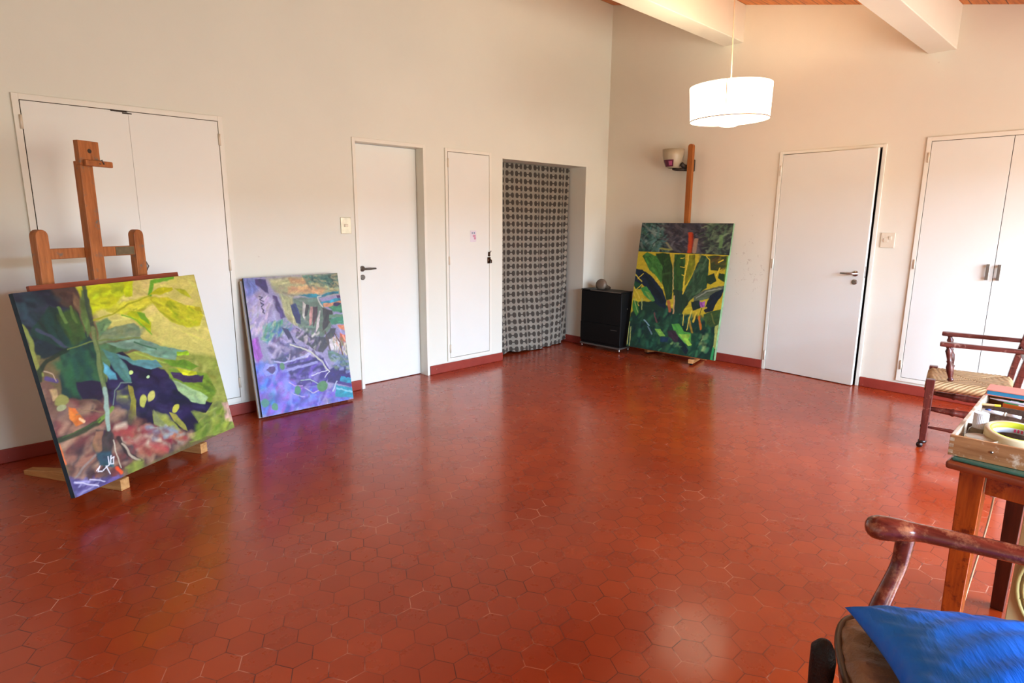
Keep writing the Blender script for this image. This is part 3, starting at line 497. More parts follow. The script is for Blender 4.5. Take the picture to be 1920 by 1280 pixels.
cupR, dr, Lr = cupboard('wall_cupboard', 'white double-door built-in wall cupboard with twin steel pulls, right of the ajar door', 'B', -4.226, -3.140, .105, 2.075, 2,
    [(-3.166, 1.92, 1), (-3.166, 1.085, 1), (-3.166, .245, 1), (-4.200,1.92,0), (-4.200,.245,0)])
for s, di in ((1, 1), (-1, 0)):
    y = -3.683 + s*.034
    bm = bmesh.new(); box(bm, -.042, -.034, y-.011, y+.011, .992, 1.112); box(bm, -.036, -.014, y-.009, y+.009, .998, 1.012); box(bm, -.036, -.014, y-.009, y+.009, 1.092, 1.106)
    Lr('handle', bm, M['steel'], dr[di], bevel=.002)

# ------------------------------------------------------------------ switches and note
def switch(name, label, o, wall, w, h, mat, rockers):
    t = empty(name, o, 0, label, 'switch')
    def bx(bm, u0, u1, d0, d1, z0, z1):
        if wall == 'A': box(bm, u0, u1, -d1, -d0, z0, z1)
        else: box(bm, -d1, -d0, u0, u1, z0, z1)
    bm = bmesh.new(); bx(bm, -w/2, w/2, 0, .010, -h/2, h/2); link('plate', bm, mat, t, bevel=.003)
    for (u, z, a, b) in rockers:
        bm = bmesh.new(); bx(bm, u-a/2, u+a/2, .009, .016, z-b/2, z+b/2); link('rocker', bm, M['ivory'], t, bevel=.002)
switch('light_switch', 'shiny rectangular light switch plate left of the recessed white door', (-3.366, 0, 1.369), 'A', .088, .128, M['mirrorplate'], [(0, 0, .03, .022)])
switch('light_switch', 'ivory light switch plate between the ajar door and the right cupboard', (0, -2.950, 1.272), 'B', .104, .122, M['ivory'], [(.012, .0, .034, .030), (-.018, .018, .02, .03)])
nt = empty('paper_note', (-2.046, -.014, 1.269), 0, 'small pale paper note with pink marks stuck on the narrow cupboard door', 'note')
link('sheet', B((-.036, .036, -.003, 0, -.053, .053)), M['paper'], nt)
bm = B((-.020,-.008,-.004,-.002,.022,.038), (.004,.018,-.004,-.002,.022,.038)); link('blue_mark', bm, plain('grey_blue_ink', (130,150,170), .8), nt)
bm = B((-.006,.026,-.004,-.002,-.008,.012), (.008,.03,-.004,-.002,-.03,-.01)); link('pink_mark', bm, M['pink'], nt)

# ------------------------------------------------------------------ curtain
def curtain():
    nu, nv = 150, 90; x0, x1 = -1.655, -.392; zt, zb = 2.004, .012
    bm = bmesh.new(); uvl = bm.loops.layers.uv.new('UVMap'); G = []; UV = {}
    for j in range(nv+1):
        v = j/nv; z = zt+(zb-zt)*v; row = []; s = 0.; prev = None
        for i in range(nu+1):
            u = i/nu; x = x0+(x1-x0)*u
            amp = .009+.020*v
            fold = math.sin(u*34+1.2*math.sin(u*9)) + .6*math.sin(u*17+2+v*1.2) + .35*math.sin(u*61+1)
            y = .235-.025*v + amp*fold*.62 - .10*v**3*math.sin(PI*min(1, max(0, u)))**1.2 + .02*math.sin(v*5+u*3)*v
            zz = z + (.05*(1-u)*0 + .014*math.sin(u*7))*v
            if v > .99: zz += .006*math.sin(u*40)
            zz = max(zz, .008)
            p = V((x - (.0 if u < .9 else (u-.9)*.35*math.sin(PI*v)), min(y, .295), zz))
            if prev is not None: s += (V((p.x,p.y,0))-V((prev.x,prev.y,0))).length
            prev = p; vert = bm.verts.new(p); UV[vert] = (s + .012*math.sin(v*9+u*5), z); row.append(vert)
        G.append(row)
    for j in range(nv):
        for i in range(nu):
            f = bm.faces.new((G[j][i], G[j][i+1], G[j+1][i+1], G[j+1][i]))
            for l in f.loops: l[uvl].uv = UV[l.vert]
    return bm
ct = empty('curtain', (-1.02, .23, 2.004), 0, 'grey curtain with rows of dark barbell dots hanging in the alcove', 'curtain')
o = link('curtain_cloth', curtain(), M['curtain'], ct, True); o.location = -ct.location
sm = o.modifiers.new('solid', 'SOLIDIFY'); sm.thickness = .002
bm = bmesh.new(); tube(bm, [(-.63, .03, -.016), (.63, .03, -.016)], .006, 8); link('curtain_rod', bm, M['greymetal'], ct, True)

# ------------------------------------------------------------------ pendant lamp
LP = V((-1.300, -2.135, 2.165)); RL = .292; HL = .245
pl_ = empty('pendant_lamp', (LP.x, LP.y, LP.z), 0, 'lit white drum-shade pendant lamp hanging from the ceiling near the corner', 'lamp')
bm = bmesh.new(); lathe(bm, [(RL-.007, 0), (RL+.004, HL)], 72, cap=False)
o = link('lamp_shade', bm, M['shade'], pl_, True); sm = o.modifiers.new('solid', 'SOLIDIFY'); sm.thickness = .003
bm = bmesh.new(); lathe(bm, [(RL-.005, .000), (RL-.0045, .006)], 72, cap=False); 
o = link('lower_trim', bm, M['trim'], pl_, True); sm = o.modifiers.new('solid', 'SOLIDIFY'); sm.thickness = .003
bm = bmesh.new(); tube(bm, [(-.235-.07,-.235+.12,.0), (-.305,-.115,HL)], .0016, 5)
a_ = math.atan2(-1.5, -2.6)
bm.free(); bm = bmesh.new()
for da in (math.radians(202-0),):
    tube(bm, [((RL-.010)*math.cos(da), (RL-.010)*math.sin(da), .004), ((RL+.006)*math.cos(da), (RL+.006)*math.sin(da), HL)], .0022, 6)
link('shade_seam', bm, M['trim'], pl_, True)
bm = bmesh.new()   # sagging diffuser cloth
prof = [(RL-.011, .012), (.25, .002), (.18, -.006), (.12, -.016), (.08, -.032), (.045, -.044), (.004, -.048)]
lathe(bm, prof, 48, cap=False); link('diffuser', bm, M['diffuser'], pl_, True)
bm = bmesh.new()
for k in range(3):
    a = 2*PI*k/3+.4; tube(bm, [(0,0,HL-.02), (RL*math.cos(a), RL*math.sin(a), HL-.006)], .003, 6)
link('spider_frame', bm, M['greymetal'], pl_, True)
bm = bmesh.new(); tube(bm, [(0,0,HL-.05), (.002,.001,HL+.2), (.0,0,HL+.5), (.0,.0, roof(LP.y)-LP.z)], .004, 8)
link('cord', bm, M['cord'], pl_, True)
pl_.rotation_euler = Matrix.Rotation(math.radians(-1.6), 3, V((fw.x, fw.y, 0)).normalized()).to_euler()
bm = bmesh.new(); lathe(bm, [(.008,-.02), (.045,0), (.05,.03)], 24, c=(0,0,roof(LP.y)-LP.z-.035)); link('ceiling_rose', bm, M['ivory'], pl_, True)

# ------------------------------------------------------------------ wall sconce
sc = empty('wall_sconce', (0, -1.04, 1.98), 0, 'grey ceramic cup wall lamp with plum painted square, beside easel pole', 'lamp')
bm = bmesh.new(); lathe(bm, [(.045,0), (.072,.012), (.092,.06), (.105,.12), (.110,.185), (.104,.185), (.096,.12), (.08,.05), (.0,.02)], 40, c=(-.15, .088, -.025), cap=False)
cup = link('cup_shade', bm, M['ceramic'], sc, True)
def patch(name, a0, a1, z0, z1, r0_, mat, dz=0):
    bm = bmesh.new(); n = 8; rows = []
    for j in range(5):
        z = z0+(z1-z0)*j/4; rad = r0_(z)
        rows.append([bm.verts.new((-.15+rad*math.cos(a0+(a1-a0)*i/n), .088+rad*math.sin(a0+(a1-a0)*i/n), -.025+z)) for i in range(n+1)])
    for j in range(4):
        for i in range(n): bm.faces.new((rows[j][i], rows[j][i+1], rows[j+1][i+1], rows[j+1][i]))
    link(name, bm, M[mat], cup, True)
prf = [(0,.045), (.012,.072), (.06,.092), (.12,.105), (.185,.110)]
def rad_at(z):
    for (za, ra), (zb, rb) in zip(prf, prf[1:]):
        if z <= zb: return ra+(rb-ra)*(z-za)/(zb-za)
    return .11
patch('painted_square', 2.50, 3.75, .012, .078, lambda z: rad_at(z)+.0015, 'plum')
patch('painted_flower', 3.22, 3.60, .024, .064, lambda z: rad_at(z)+.003, 'rose')
bm = bmesh.new()
for px in ((-.15, .088), ):
    tube(bm, spline([(-.15,.088,-.034), (-.14,.05,-.040), (-.12,0,-.040), (-.07,-.03,-.035), (-.02,-.04,-.02)], 6), [.012+.022*(i/24) for i in range(25)], 12, sq=(1,.75))
tube(bm, spline([(-.15,-.012,.012), (-.12,-.025,-.01), (-.06,-.04,-.02), (-.01,-.05,-.02)], 6), .022, 10)
link('bracket_arm', bm, M['iron'], sc, True)
bm = bmesh.new(); box(bm, -.02, 0, -.085, -.005, -.06, .06); link('wall_plate', bm, M['iron'], sc, bevel=.01)

# ------------------------------------------------------------------ heater
ht = empty('gas_heater', (-.40, -.355, 0), math.radians(0), 'black metal cabinet heater standing in the corner beside the jungle painting', 'heater')
bm = bmesh.new(); box(bm, -.09, .10, -.275, .275, .055, .655)
link('cabinet', bm, M['black'], ht, bevel=.006)
bm = bmesh.new(); box(bm, -.102, -.088, -.277, .277, .085, .30); link('lower_panel', bm, M['black'], ht, bevel=.004)
bm = bmesh.new(); box(bm, -.096, -.088, -.277, .277, .30, .65); link('front_panel', bm, M['black'], ht, bevel=.004)
bm = bmesh.new(); box(bm, -.10, .102, -.280, .280, .655, .668); link('top_plate', bm, M['black'], ht, bevel=.003)
bm = bmesh.new(); box(bm, -.101, -.094, -.270, .15, .6565, .6665); link('top_lip', bm, M['greymetal'], ht)
bm = bmesh.new(); box(bm, -.104, .09, -.278, .278, .040, .058); link('bottom_rail', bm, M['greymetal'], ht, bevel=.002)
for x, y in ((-.085,-.262), (-.085,.262), (.08,-.262), (.08,.262)):
    bm = bmesh.new(); tube(bm, [(x,y,0), (x,y,.045)], .009, 10); link('leg', bm, M['steel'], ht, True)
bm = bmesh.new(); box(bm, -.106, -.101, -.235, -.150, .243, .248); link('badge', bm, M['greymetal'], ht)
bm = bmesh.new(); lathe(bm, [(.0,0),(.007,0),(.006,.005)], 12, M4=Matrix.Translation((.02,-.276,.48)) @ Matrix.Rotation(PI/2,4,'X')); link('pilot_knob', bm, M['steel'], ht, True)
bm = bmesh.new()
Mx = Matrix.Translation((.03, .10, .716)) @ Matrix.Rotation(math.radians(-75), 4, 'Y') @ Matrix.Rotation(.2,4,'X')
lathe(bm, [(.002,.028), (.04,.032), (.062,.016), (.066,0), (.058,-.02), (.036,-.07), (.022,-.14), (.018,-.22)], 28, M4=Mx)
link('flue_pipe', bm, plain('tarnished_flue', (124,110,94), .5, .3, var=.3), ht, True)

# ------------------------------------------------------------------ paintings
rng = np.random.default_rng(7)
def vnoise(u, v, seed, fx, fy):
    g = np.random.default_rng(seed).random((int(fy)+3, int(fx)+3))
    x = np.clip(u/1000*fx, 0, fx); y = np.clip(v/1000*fy, 0, fy)
    xi = x.astype(int); yi = y.astype(int); a = x-xi; b = y-yi
    a = a*a*(3-2*a); b = b*b*(3-2*b)
    return (g[yi,xi]*(1-a)+g[yi,xi+1]*a)*(1-b)+(g[yi+1,xi]*(1-a)+g[yi+1,xi+1]*a)*b
def inside(x, y, poly):
    r = np.zeros(x.shape, bool); n = len(poly)
    for i in range(n):
        x1, y1 = poly[i]; x2, y2 = poly[(i+1)%n]
        if y1 == y2: continue
        c = ((y1 > y) != (y2 > y)) & (x < (x2-x1)*(y-y1)/(y2-y1)+x1); r ^= c
    return r
def segd(x, y, a, b):
    dx, dy = b[0]-a[0], b[1]-a[1]; L = dx*dx+dy*dy+1e-9
    t = np.clip(((x-a[0])*dx+(y-a[1])*dy)/L, 0, 1)
    return np.hypot(x-a[0]-t*dx, y-a[1]-t*dy)
def over(img, sl, m, c):
    c = np.array(lin(c)); img[sl] = img[sl]*(1-m[..., None])+c*m[..., None]
def raster(data, nu, nv, seed, vwin=(0, 1000)):
    """paint strokes into an nu x nv colour grid; u to the right, v upwards"""
    U, W = np.meshgrid(np.linspace(0, 1000, nu), np.linspace(0, 1000, nv))
    W2 = (W-vwin[0])/(vwin[1]-vwin[0])*1000
    wu = U+(vnoise(U, W, seed, 40, 40)-.5)*7+(vnoise(U, W, seed+1, 14, 14)-.5)*10
    wv = W2+(vnoise(U, W, seed+2, 40, 40)-.5)*7+(vnoise(U, W, seed+3, 14, 14)-.5)*10
    img = np.zeros((nv, nu, 3)); img[:] = lin((60,60,60)); r = np.random.default_rng(seed)
    def window(x0, x1, y0, y1, pad):
        yy = np.where((W2[:, 0] > y0-pad) & (W2[:, 0] < y1+pad))[0]; xx = np.where((U[0] > x0-pad) & (U[0] < x1+pad))[0]
        if len(yy) == 0 or len(xx) == 0: return None
        return (slice(yy[0], yy[-1]+1), slice(xx[0], xx[-1]+1))
    def stroke(c, pts, w, al, soft=.22):
        xs = [p[0] for p in pts]; ys = [p[1] for p in pts]; s = window(min(xs), max(xs), min(ys), max(ys), w+20)
        if s is None: return
        d = np.full(wu[s].shape, 1e9)
        for a, b in zip(pts, pts[1:]): d = np.minimum(d, segd(wu[s], wv[s], a, b))
        over(img, s, np.clip((w/2-d)/(2.5+w*soft)+.6, 0, 1)*al, c)
    for e in data:
        if e[0] == 'P':
            xs = [p[0] for p in e[2]]; ys = [p[1] for p in e[2]]; s = window(min(xs), max(xs), min(ys), max(ys), 50)
            if s is None: continue
            ins = inside(wu[s], wv[s], e[2]); d = np.full(ins.shape, 1e9)
            for i in range(len(e[2])): d = np.minimum(d, segd(wu[s], wv[s], e[2][i], e[2][(i+1) % len(e[2])]))
            msk = np.clip(np.where(ins, d, -d)/max(e[3]*1.3, 6)+.5, 0, 1); over(img, s, msk, e[1])
            # brush streaks of slightly different tone following the long axis of the patch
            pa = np.array(e[2], float); pc = pa-pa.mean(0); ev, evec = np.linalg.eigh(pc.T@pc+np.eye(2)); dr = math.degrees(math.atan2(evec[1, 1], evec[0, 1]))
            ar = (max(xs)-min(xs))*(max(ys)-min(ys)); k = 0; keep = img[s].copy()
            for _ in range(int(min(90, 6+ar/900))):
                x = r.uniform(min(xs), max(xs)); y = r.uniform(min(ys), max(ys))
                if not inside(np.array([x]), np.array([y]), e[2])[0]: continue
                a = math.radians(dr+r.normal(0, 14)); L = math.sqrt(ar)*r.uniform(.12, .35); j = r.uniform(.66, 1.34); hs = r.normal(0, 7, 3)
                stroke(tuple(float(min(255, max(0, q*j+h_))) for q, h_ in zip(e[1], hs)), [(x-math.cos(a)*L/2, y-math.sin(a)*L/2), (x+math.cos(a)*L/2, y+math.sin(a)*L/2)], r.uniform(5, 20), r.uniform(.25, .6), .8)
            img[s] = keep+(img[s]-keep)*(msk[..., None] > .3)
        elif e[0] == 'S': stroke(e[1], e[2], max(e[3], 4), e[4])
        elif e[0] == 'E':
            (cx, cy), rx, ry, an = e[2], e[3], e[4], math.radians(e[5]); s = window(cx, cx, cy, cy, max(rx, ry)+20)
            if s is None: continue
            x = wu[s]-cx; y = wv[s]-cy; a = (x*math.cos(an)+y*math.sin(an))/rx; b = (-x*math.sin(an)+y*math.cos(an))/ry
            over(img, s, np.clip((1-np.hypot(a, b))*4+.5, 0, 1), e[1])
        elif e[0] == 'D':
            cols, poly, cnt, ln, wd, an, al = e[1:]
            xs = [p[0] for p in poly]; ys = [p[1] for p in poly]; k = 0; tries = 0
            while k < cnt and tries < cnt*6:
                tries += 1; x = r.uniform(min(xs), max(xs)); y = r.uniform(min(ys), max(ys))
                if not inside(np.array([x]), np.array([y]), poly)[0]: continue
                k += 1; a = math.radians(an+r.normal(0, 22)); L = ln*r.uniform(.4, 1.2); c = cols[r.integers(len(cols))]
                bend = r.normal(0, .25); j = r.uniform(.85, 1.15)
                p = [(x-math.cos(a)*L/2, y-math.sin(a)*L/2), (x, y), (x+math.cos(a+bend)*L/2, y+math.sin(a+bend)*L/2)]
                stroke(tuple(min(255, q*j) for q in c), p, wd*r.uniform(.7, 2.2), al*r.uniform(.35, .9), .7)
    tex = 1+(vnoise(U, W, seed+8, 90, 160)-.5)*.16+(vnoise(U, W, seed+9, 30, 50)-.5)*.14
    return np.clip(img*tex[..., None], 0, 1)

def canvas_mesh(parent, name, w, h, th, img, edge_mat, back_mat):
    """stretched canvas: local x along width, z up, painted face towards -y"""
    nv, nu = img.shape[:2]
    me = bpy.data.meshes.new(name)
    X, Z = np.meshgrid(np.linspace(-w/2, w/2, nu), np.linspace(0, h, nv))
    front = np.stack([X.ravel(), np.zeros(X.size), Z.ravel()], 1)
    i = np.arange(nu-1)[None, :]+nu*np.arange(nv-1)[:, None]
    quads = np.stack([i, i+1, i+nu+1, i+nu], -1).reshape(-1, 4)
    n0 = len(front); ex = np.array([(-w/2,0,0),(w/2,0,0),(w/2,0,h),(-w/2,0,h),(-w/2,th,0),(w/2,th,0),(w/2,th,h),(-w/2,th,h)])
    sides = np.array([(0,4,5,1),(1,5,6,2),(2,6,7,3),(3,7,4,0),(4,7,6,5)])+n0
    me.from_pydata(np.vstack([front, ex]).tolist(), [], quads.tolist()+sides.tolist())
    ca = me.color_attributes.new('paint', 'FLOAT_COLOR', 'POINT')
    cl = np.ones((n0+8, 4)); cl[:n0, :3] = img.reshape(-1, 3); ca.data.foreach_set('color', cl.ravel())
    for m in (M['paint'], edge_mat, back_mat): me.materials.append(m)
    mi = np.zeros(len(quads)+5, int); mi[len(quads):len(quads)+4] = 1; mi[-1] = 2
    me.polygons.foreach_set('material_index', mi); me.update()
    o = bpy.data.objects.new(name, me); COL.objects.link(o); o.parent = parent; return o
def stretcher(parent, w, h, th):
    bm = bmesh.new(); b = .04
    for a in ((-w/2+.002, -w/2+b), (w/2-b, w/2-.002)): box(bm, a[0], a[1], th, th+.004, .002, h-.002)
    box(bm, -w/2+b, w/2-b, th, th+.004, .002, b); box(bm, -w/2+b, w/2-b, th, th+.004, h-b, h-.002); box(bm, -w/2+b, w/2-b, th, th+.004, h/2-b/2, h/2+b/2)
    link('stretcher_frame', bm, M['pine'], parent)
def painting(name, label, BL, az, lean, w, h, th, img, edge, back='canvas', push=0.):
    az = math.radians(az); lean = math.radians(lean)
    e = V((math.cos(az), math.sin(az), 0)); n = V((-math.sin(az), math.cos(az), 0))
    up = V((0,0,math.cos(lean)))+n*math.sin(lean); nn = n*math.cos(lean)-V((0,0,math.sin(lean)))
    o = V(BL)+e*w/2+nn*push
    t = empty(name, o, 0, label, 'painting')
    t.matrix_world = Matrix(((e.x, nn.x, up.x, o.x), (e.y, nn.y, up.y, o.y), (e.z, nn.z, up.z, o.z), (0,0,0,1)))
    canvas_mesh(t, 'painted_canvas', w, h, th, img, M[edge], M[back]); stretcher(t, w, h, th)
    return t
painting('painting', 'large square painting of dark and yellow-green monstera leaves propped on the left easel', (-5.454, -1.092, .10), 29.51, 11.95, 1.062, .996, .028, raster(PAINT_A, 360, 340, 11), 'canvas_dk')
# board standing behind it
bd = painting('backing_board', 'reddish brown framed board showing just above the monstera painting on left easel', (-5.454, -1.092, .10), 29.51, 11.95, .876, 1.026, .018, np.full((2,2,3), .12), 'redwood', push=.038)
bd['category'] = 'board'
e1 = V((math.cos(math.radians(29.51)), math.sin(math.radians(29.51)), 0)); bd.matrix_world = Matrix.Translation(e1*.104+V((0,0,.0))) @ bd.matrix_world
for c in bd.children:
    if c.name.startswith('painted_canvas'): c.name = 'panel'; c.data.materials[0] = M['redwood']
    
painting('painting', 'violet and turquoise leaf painting leaning against the white wall left of the recessed door', (-4.224, -.239, .016), -1.2, 9.78, .718, 1.003, .026, raster(PAINT_B, 280, 390, 21)**1.25*.82, 'canvas_dk')
painting('painting', 'cream-edged canvas hidden behind the violet leaf painting, only its left edge showing', (-4.236, -.208, .006), -1.2, 9.78, .70, .99, .024, np.full((2,2,3), .5), 'canvas')
painting('painting', 'jungle painting of banana leaves on yellow, front canvas on the right easel', (-.457, -.690, .09), -87.3, 8.95, 1.0, 1.024, .028, raster(PAINT_C, 300, 310, 31), 'canvas_gr')
painting('painting', 'taller canvas behind the banana leaf painting with only its dark feathery top band showing', (-.455, -.670, .09), -87.3, 8.95, 1.012, 1.333, .026, raster(PAINT_D, 260, 330, 41, (772, 1000)), 'canvas_gr', push=.030)

# ------------------------------------------------------------------ left easel (local: x along picture, y backwards)
ez = empty('easel', (-4.992, -.831, 0), math.radians(29.5), 'tall wooden studio easel with twin side posts at left, holding the monstera painting', 'easel')
Lm, Le = M['easel'], M['easel_lt']
for x, yb in ((-.222, .76), (.325, .74)):
    bm = bmesh.new(); prism(bm, [(.055,0), (.055,.062), (.40,.062), (yb,.028), (yb,0)], x-.026, x+.026, 'X'); link('foot', bm, Le, ez, bevel=.003)
bm = B((-.20, .30, .30, .345, .005, .055)); link('base_rail', bm, Lm, ez, bevel=.003)
bm = B((-.42, .44, .075, .17, .066, .092)); link('canvas_tray', bm, Lm, ez, bevel=.003)
bm = B((-.02,.10,.10,.28,.063,.085)); link('tray_bracket', bm, Lm, ez)
def post(xc, w, y0, y1, top):
    poly = [(xc-w/2, .05), (xc+w/2, .05)] + [(xc+w/2*math.cos(a), top-w/2+w/2*math.sin(a)) for a in np.linspace(0, PI, 9)]
    bm = bmesh.new(); prism(bm, poly, y0, y1, 'Y'); return link('side_post', bm, Lm, ez, bevel=.003)
post(-.294, .062, .30, .345, 1.357); p2 = post(.252, .062, .30, .345, 1.352)
bm = bmesh.new(); tube(bm, [(.288,.32,1.105), (.300,.318,1.14), (.289,.32,1.175)], [.006,.013,.006], 10); link('wing_nut', bm, M['greymetal'], p2, True)
bm = B((-.268, .226, .306, .33, 1.210, 1.262)); link('crossbar', bm, Lm, ez, bevel=.003)
bm = B((.10, .215, .304, .3055, 1.214, 1.258)); link('paint_stain', bm, plain('dried_grey_paint', (116,104,76), .7, var=.4, scale=40), ez)
bm = B((-.268, .226, .306, .33, .45, .50)); link('crossbar', bm, Lm, ez, bevel=.003)
bm = bmesh.new(); beam(bm, (-.046, .282, .05), (-.048, .282, 1.70), .070, .045, up=(0,1,0)); link('mast', bm, Lm, ez, bevel=.003)
bm = bmesh.new(); box(bm, -.088, .026, .250, .282, 1.680, 1.802); hd = link('canvas_clamp', bm, Lm, ez, bevel=.003)
bm = bmesh.new(); box(bm, -.075, .076, .225, .250, 1.676, 1.706); link('clamp_jaw', bm, Lm, hd, bevel=.004)
bm = bmesh.new(); tube(bm, [(.0,.222,1.69), (.0,.236,1.70), (.012,.222,1.71), (.022,.222,1.69)], .0035, 6); link('clamp_wire', bm, M['greymetal'], hd, True)
bm = bmesh.new(); tube(bm, [(-.03,.2485,1.752), (-.03,.253,1.752)], .011, 10); link('peg_hole', bm, M['gap'], hd)  # dark disc paints the shade inside a hole

# ------------------------------------------------------------------ right easel
er = empty('easel', (-.29, -1.15, 0), 0, 'wooden easel with a single rounded orange pole behind the jungle painting', 'easel')
for (tx, ty), (bx_, by) in (((-.285+.0, -.831), (-.045, -.90)), ((-.423, -1.448), (-.045, -1.37))):
    a = V((tx+.29, ty+1.15, .040)); b = V((bx_+.29, by+1.15, .040))
    bm = bmesh.new(); beam(bm, a, b, .050, .042); link('foot', bm, Le, er, bevel=.003)
    bm = bmesh.new(); c = a+(b-a).normalized()*.03; tube(bm, [(c.x-.010, c.y-.012, .0135), (c.x+.006, c.y+.014, .0135)], .0125, 14); link('wheel', bm, M['blackwheel'], er, True)
    bm = bmesh.new(); c = b-(b-a).normalized()*.03; tube(bm, [(c.x-.010, c.y-.012, .0135), (c.x+.006, c.y+.014, .0135)], .0125, 14); link('wheel', bm, M['blackwheel'], er, True)
bm = bmesh.new(); box(bm, .10, .135, -.27, .28, .020, .064); link('base_rail', bm, Le, er, bevel=.003)
bm = bmesh.new(); box(bm, -.125, -.03, -.46, .40, .078, .088); link('canvas_tray', bm, Lm, er, bevel=.003)
bm = bmesh.new(); box(bm, -.06, .15, -.05, .07, .058, .078); link('tray_bracket', bm, Lm, er)
w = .056; poly = [(-w/2, .05), (w/2, .05)] + [(w/2*math.cos(a), 2.182-w/2+w/2*math.sin(a)) for a in np.linspace(0, PI, 11)]
bm = bmesh.new(); prism(bm, [(u+.0, v) for u, v in poly], .150, .190, 'X')
o = link('mast', bm, M['easel_or'], er, bevel=.003); o.location = (0, .012, 0)

# ------------------------------------------------------------------ rush-seated chair by the right wall
rc_ = empty('rush_chair', (-1.357, -3.642, 0), math.radians(10), 'dark wooden armchair with pale woven rush seat and caster by the right cupboard', 'chair')
# local: x = 0 near side .. .45 far side, y = 0 front .. -.40 back
W_, D_ = .45, .41
def turned(bm, p0, p1, prof, n=14):
    """turned spindle: prof = [(t, r)] along p0-p1"""
    p0 = V(p0); p1 = V(p1); tube(bm, [p0.lerp(p1, t) for t, r in prof], [r for t, r in prof], n)
mh = M['mahog']
for x, nm in ((0, 'near'), (W_, 'far')):
    bm = bmesh.new(); beam(bm, (x, 0, .045), (x, 0, .452), .036, .036, w2=.050, d2=.048, up=(0,1,0)); lg = link('leg', bm, mh, rc_, bevel=.004)
    bm = bmesh.new(); tube(bm, [(x, .0, .038), (x, 0, .055)], .012, 12); lathe(bm, [(.006,-.006),(.022,0),(.024,.012),(.017,.02)], 16, c=(x,0,.034)); tube(bm, [(x-.009, .012, .018), (x+.009, .012, .018)], .018, 18)
    link('caster', bm, M['armdark'], lg, True)
    # rear leg runs on as the back post
    bm = bmesh.new(); pts = spline([(x, -D_, 0), (x, -D_+.005, .25), (x, -D_-.005, .46), (x, -D_-.045, .70), (x, -D_-.11, 1.02)], 6)
    for a, b in zip(pts, pts[1:]): beam(bm, a, b+(b-a)*.02, .034, .040, up=(1,0,0))
    link('back_post', bm, mh, rc_, bevel=.003)
    # arm and turned support
    bm = bmesh.new()
    pr = [(0,.014),(.06,.019),(.08,.012),(.12,.013),(.25,.019),(.40,.021),(.52,.013),(.56,.017),(.60,.013),(.75,.016),(.86,.020),(.93,.012),(1,.016)]
    turned(bm, (x, -.10, .455), (x, -.065, .672), pr); link('arm_support', bm, mh, rc_, True)
    bm = bmesh.new(); poly = [(x-.024, .015-.035), (x-.030, -.055), (x-.018, -.20), (x-.013, -D_-.035), (x+.013, -D_-.035), (x+.018, -.20), (x+.030, -.055), (x+.024, .015-.035)]
    prism(bm, poly, .668, .694); link('armrest', bm, M['mahog_y'], rc_, bevel=.006)
# seat frame and rush
for a, b in (((0,0,.405),(W_,0,.405)), ((0,0,.405),(0,-D_,.405)), ((W_,0,.405),(W_,-D_,.405)), ((0,-D_,.405),(W_,-D_,.405))):
    bm = bmesh.new(); tube(bm, [a, b], .013, 10); link('seat_rail', bm, mh, rc_, True)
for a, b, r in (((0,-.0,.262),(0,-D_,.245),.017), ((W_,0,.262),(W_,-D_,.245),.017), ((0,0,.140),(0,-D_,.132),.009), ((W_,0,.140),(W_,-D_,.132),.009), ((0,0,.30),(W_,0,.30),.011), ((0,-D_,.2),(W_,-D_,.2),.010)):
    bm = bmesh.new(); turned(bm, a, b, [(0,r*.7),(.15,r),(.30,r*1.15),(.33,r*1.5),(.36,r*1.15),(.5,r*1.45),(.64,r*1.15),(.67,r*1.5),(.70,r*1.15),(.85,r),(1,r*.7)], 12)
    link('stretcher', bm, mh, rc_, True)
bm = bmesh.new(); N_ = 40; top = []; bot = []
for j in range(N_+1):
    r1, r2 = [], []
    for i in range(N_+1):
        u = i/N_*2-1; v = j/N_*2-1
        d = max(abs(u), abs(v)); edge = max(0, (d-.86)/.14)
        z = .434 + .014*d**2 - .030*edge**2 + (.005*math.sin(60*(u if abs(v) > abs(u) else v)))*d*.4
        # diagonal seams where the four rush fields meet
        z -= .006*math.exp(-((abs(u)-abs(v))/.03)**2)
        x = W_/2+u*(W_/2+.016); y = -D_/2+.006+v*(D_/2+.022)
        r1.append(bm.verts.new((x, y, z))); r2.append(bm.verts.new((x, y, z-.034+.012*edge*0 + .0)))
    top.append(r1); bot.append(r2)
for j in range(N_):
    for i in range(N_):
        bm.faces.new((top[j][i], top[j][i+1], top[j+1][i+1], top[j+1][i])); bm.faces.new((bot[j][i], bot[j+1][i], bot[j+1][i+1], bot[j][i+1]))
for k in range(N_):
    bm.faces.new((top[0][k], bot[0][k], bot[0][k+1], top[0][k+1])); bm.faces.new((top[N_][k], top[N_][k+1], bot[N_][k+1], bot[N_][k]))
    bm.faces.new((top[k][0], top[k+1][0], bot[k+1][0], bot[k][0])); bm.faces.new((top[k][N_], bot[k][N_], bot[k+1][N_], top[k+1][N_]))
link('seat', bm, M['rush'], rc_, True)
for z, y in ((.62, -.445), (.76, -.470), (.93, -.505)):
    bm = bmesh.new(); box(bm, .015, W_-.015, y-.006, y+.008, z-.024, z+.026); link('back_slat', bm, mh, rc_, bevel=.004)

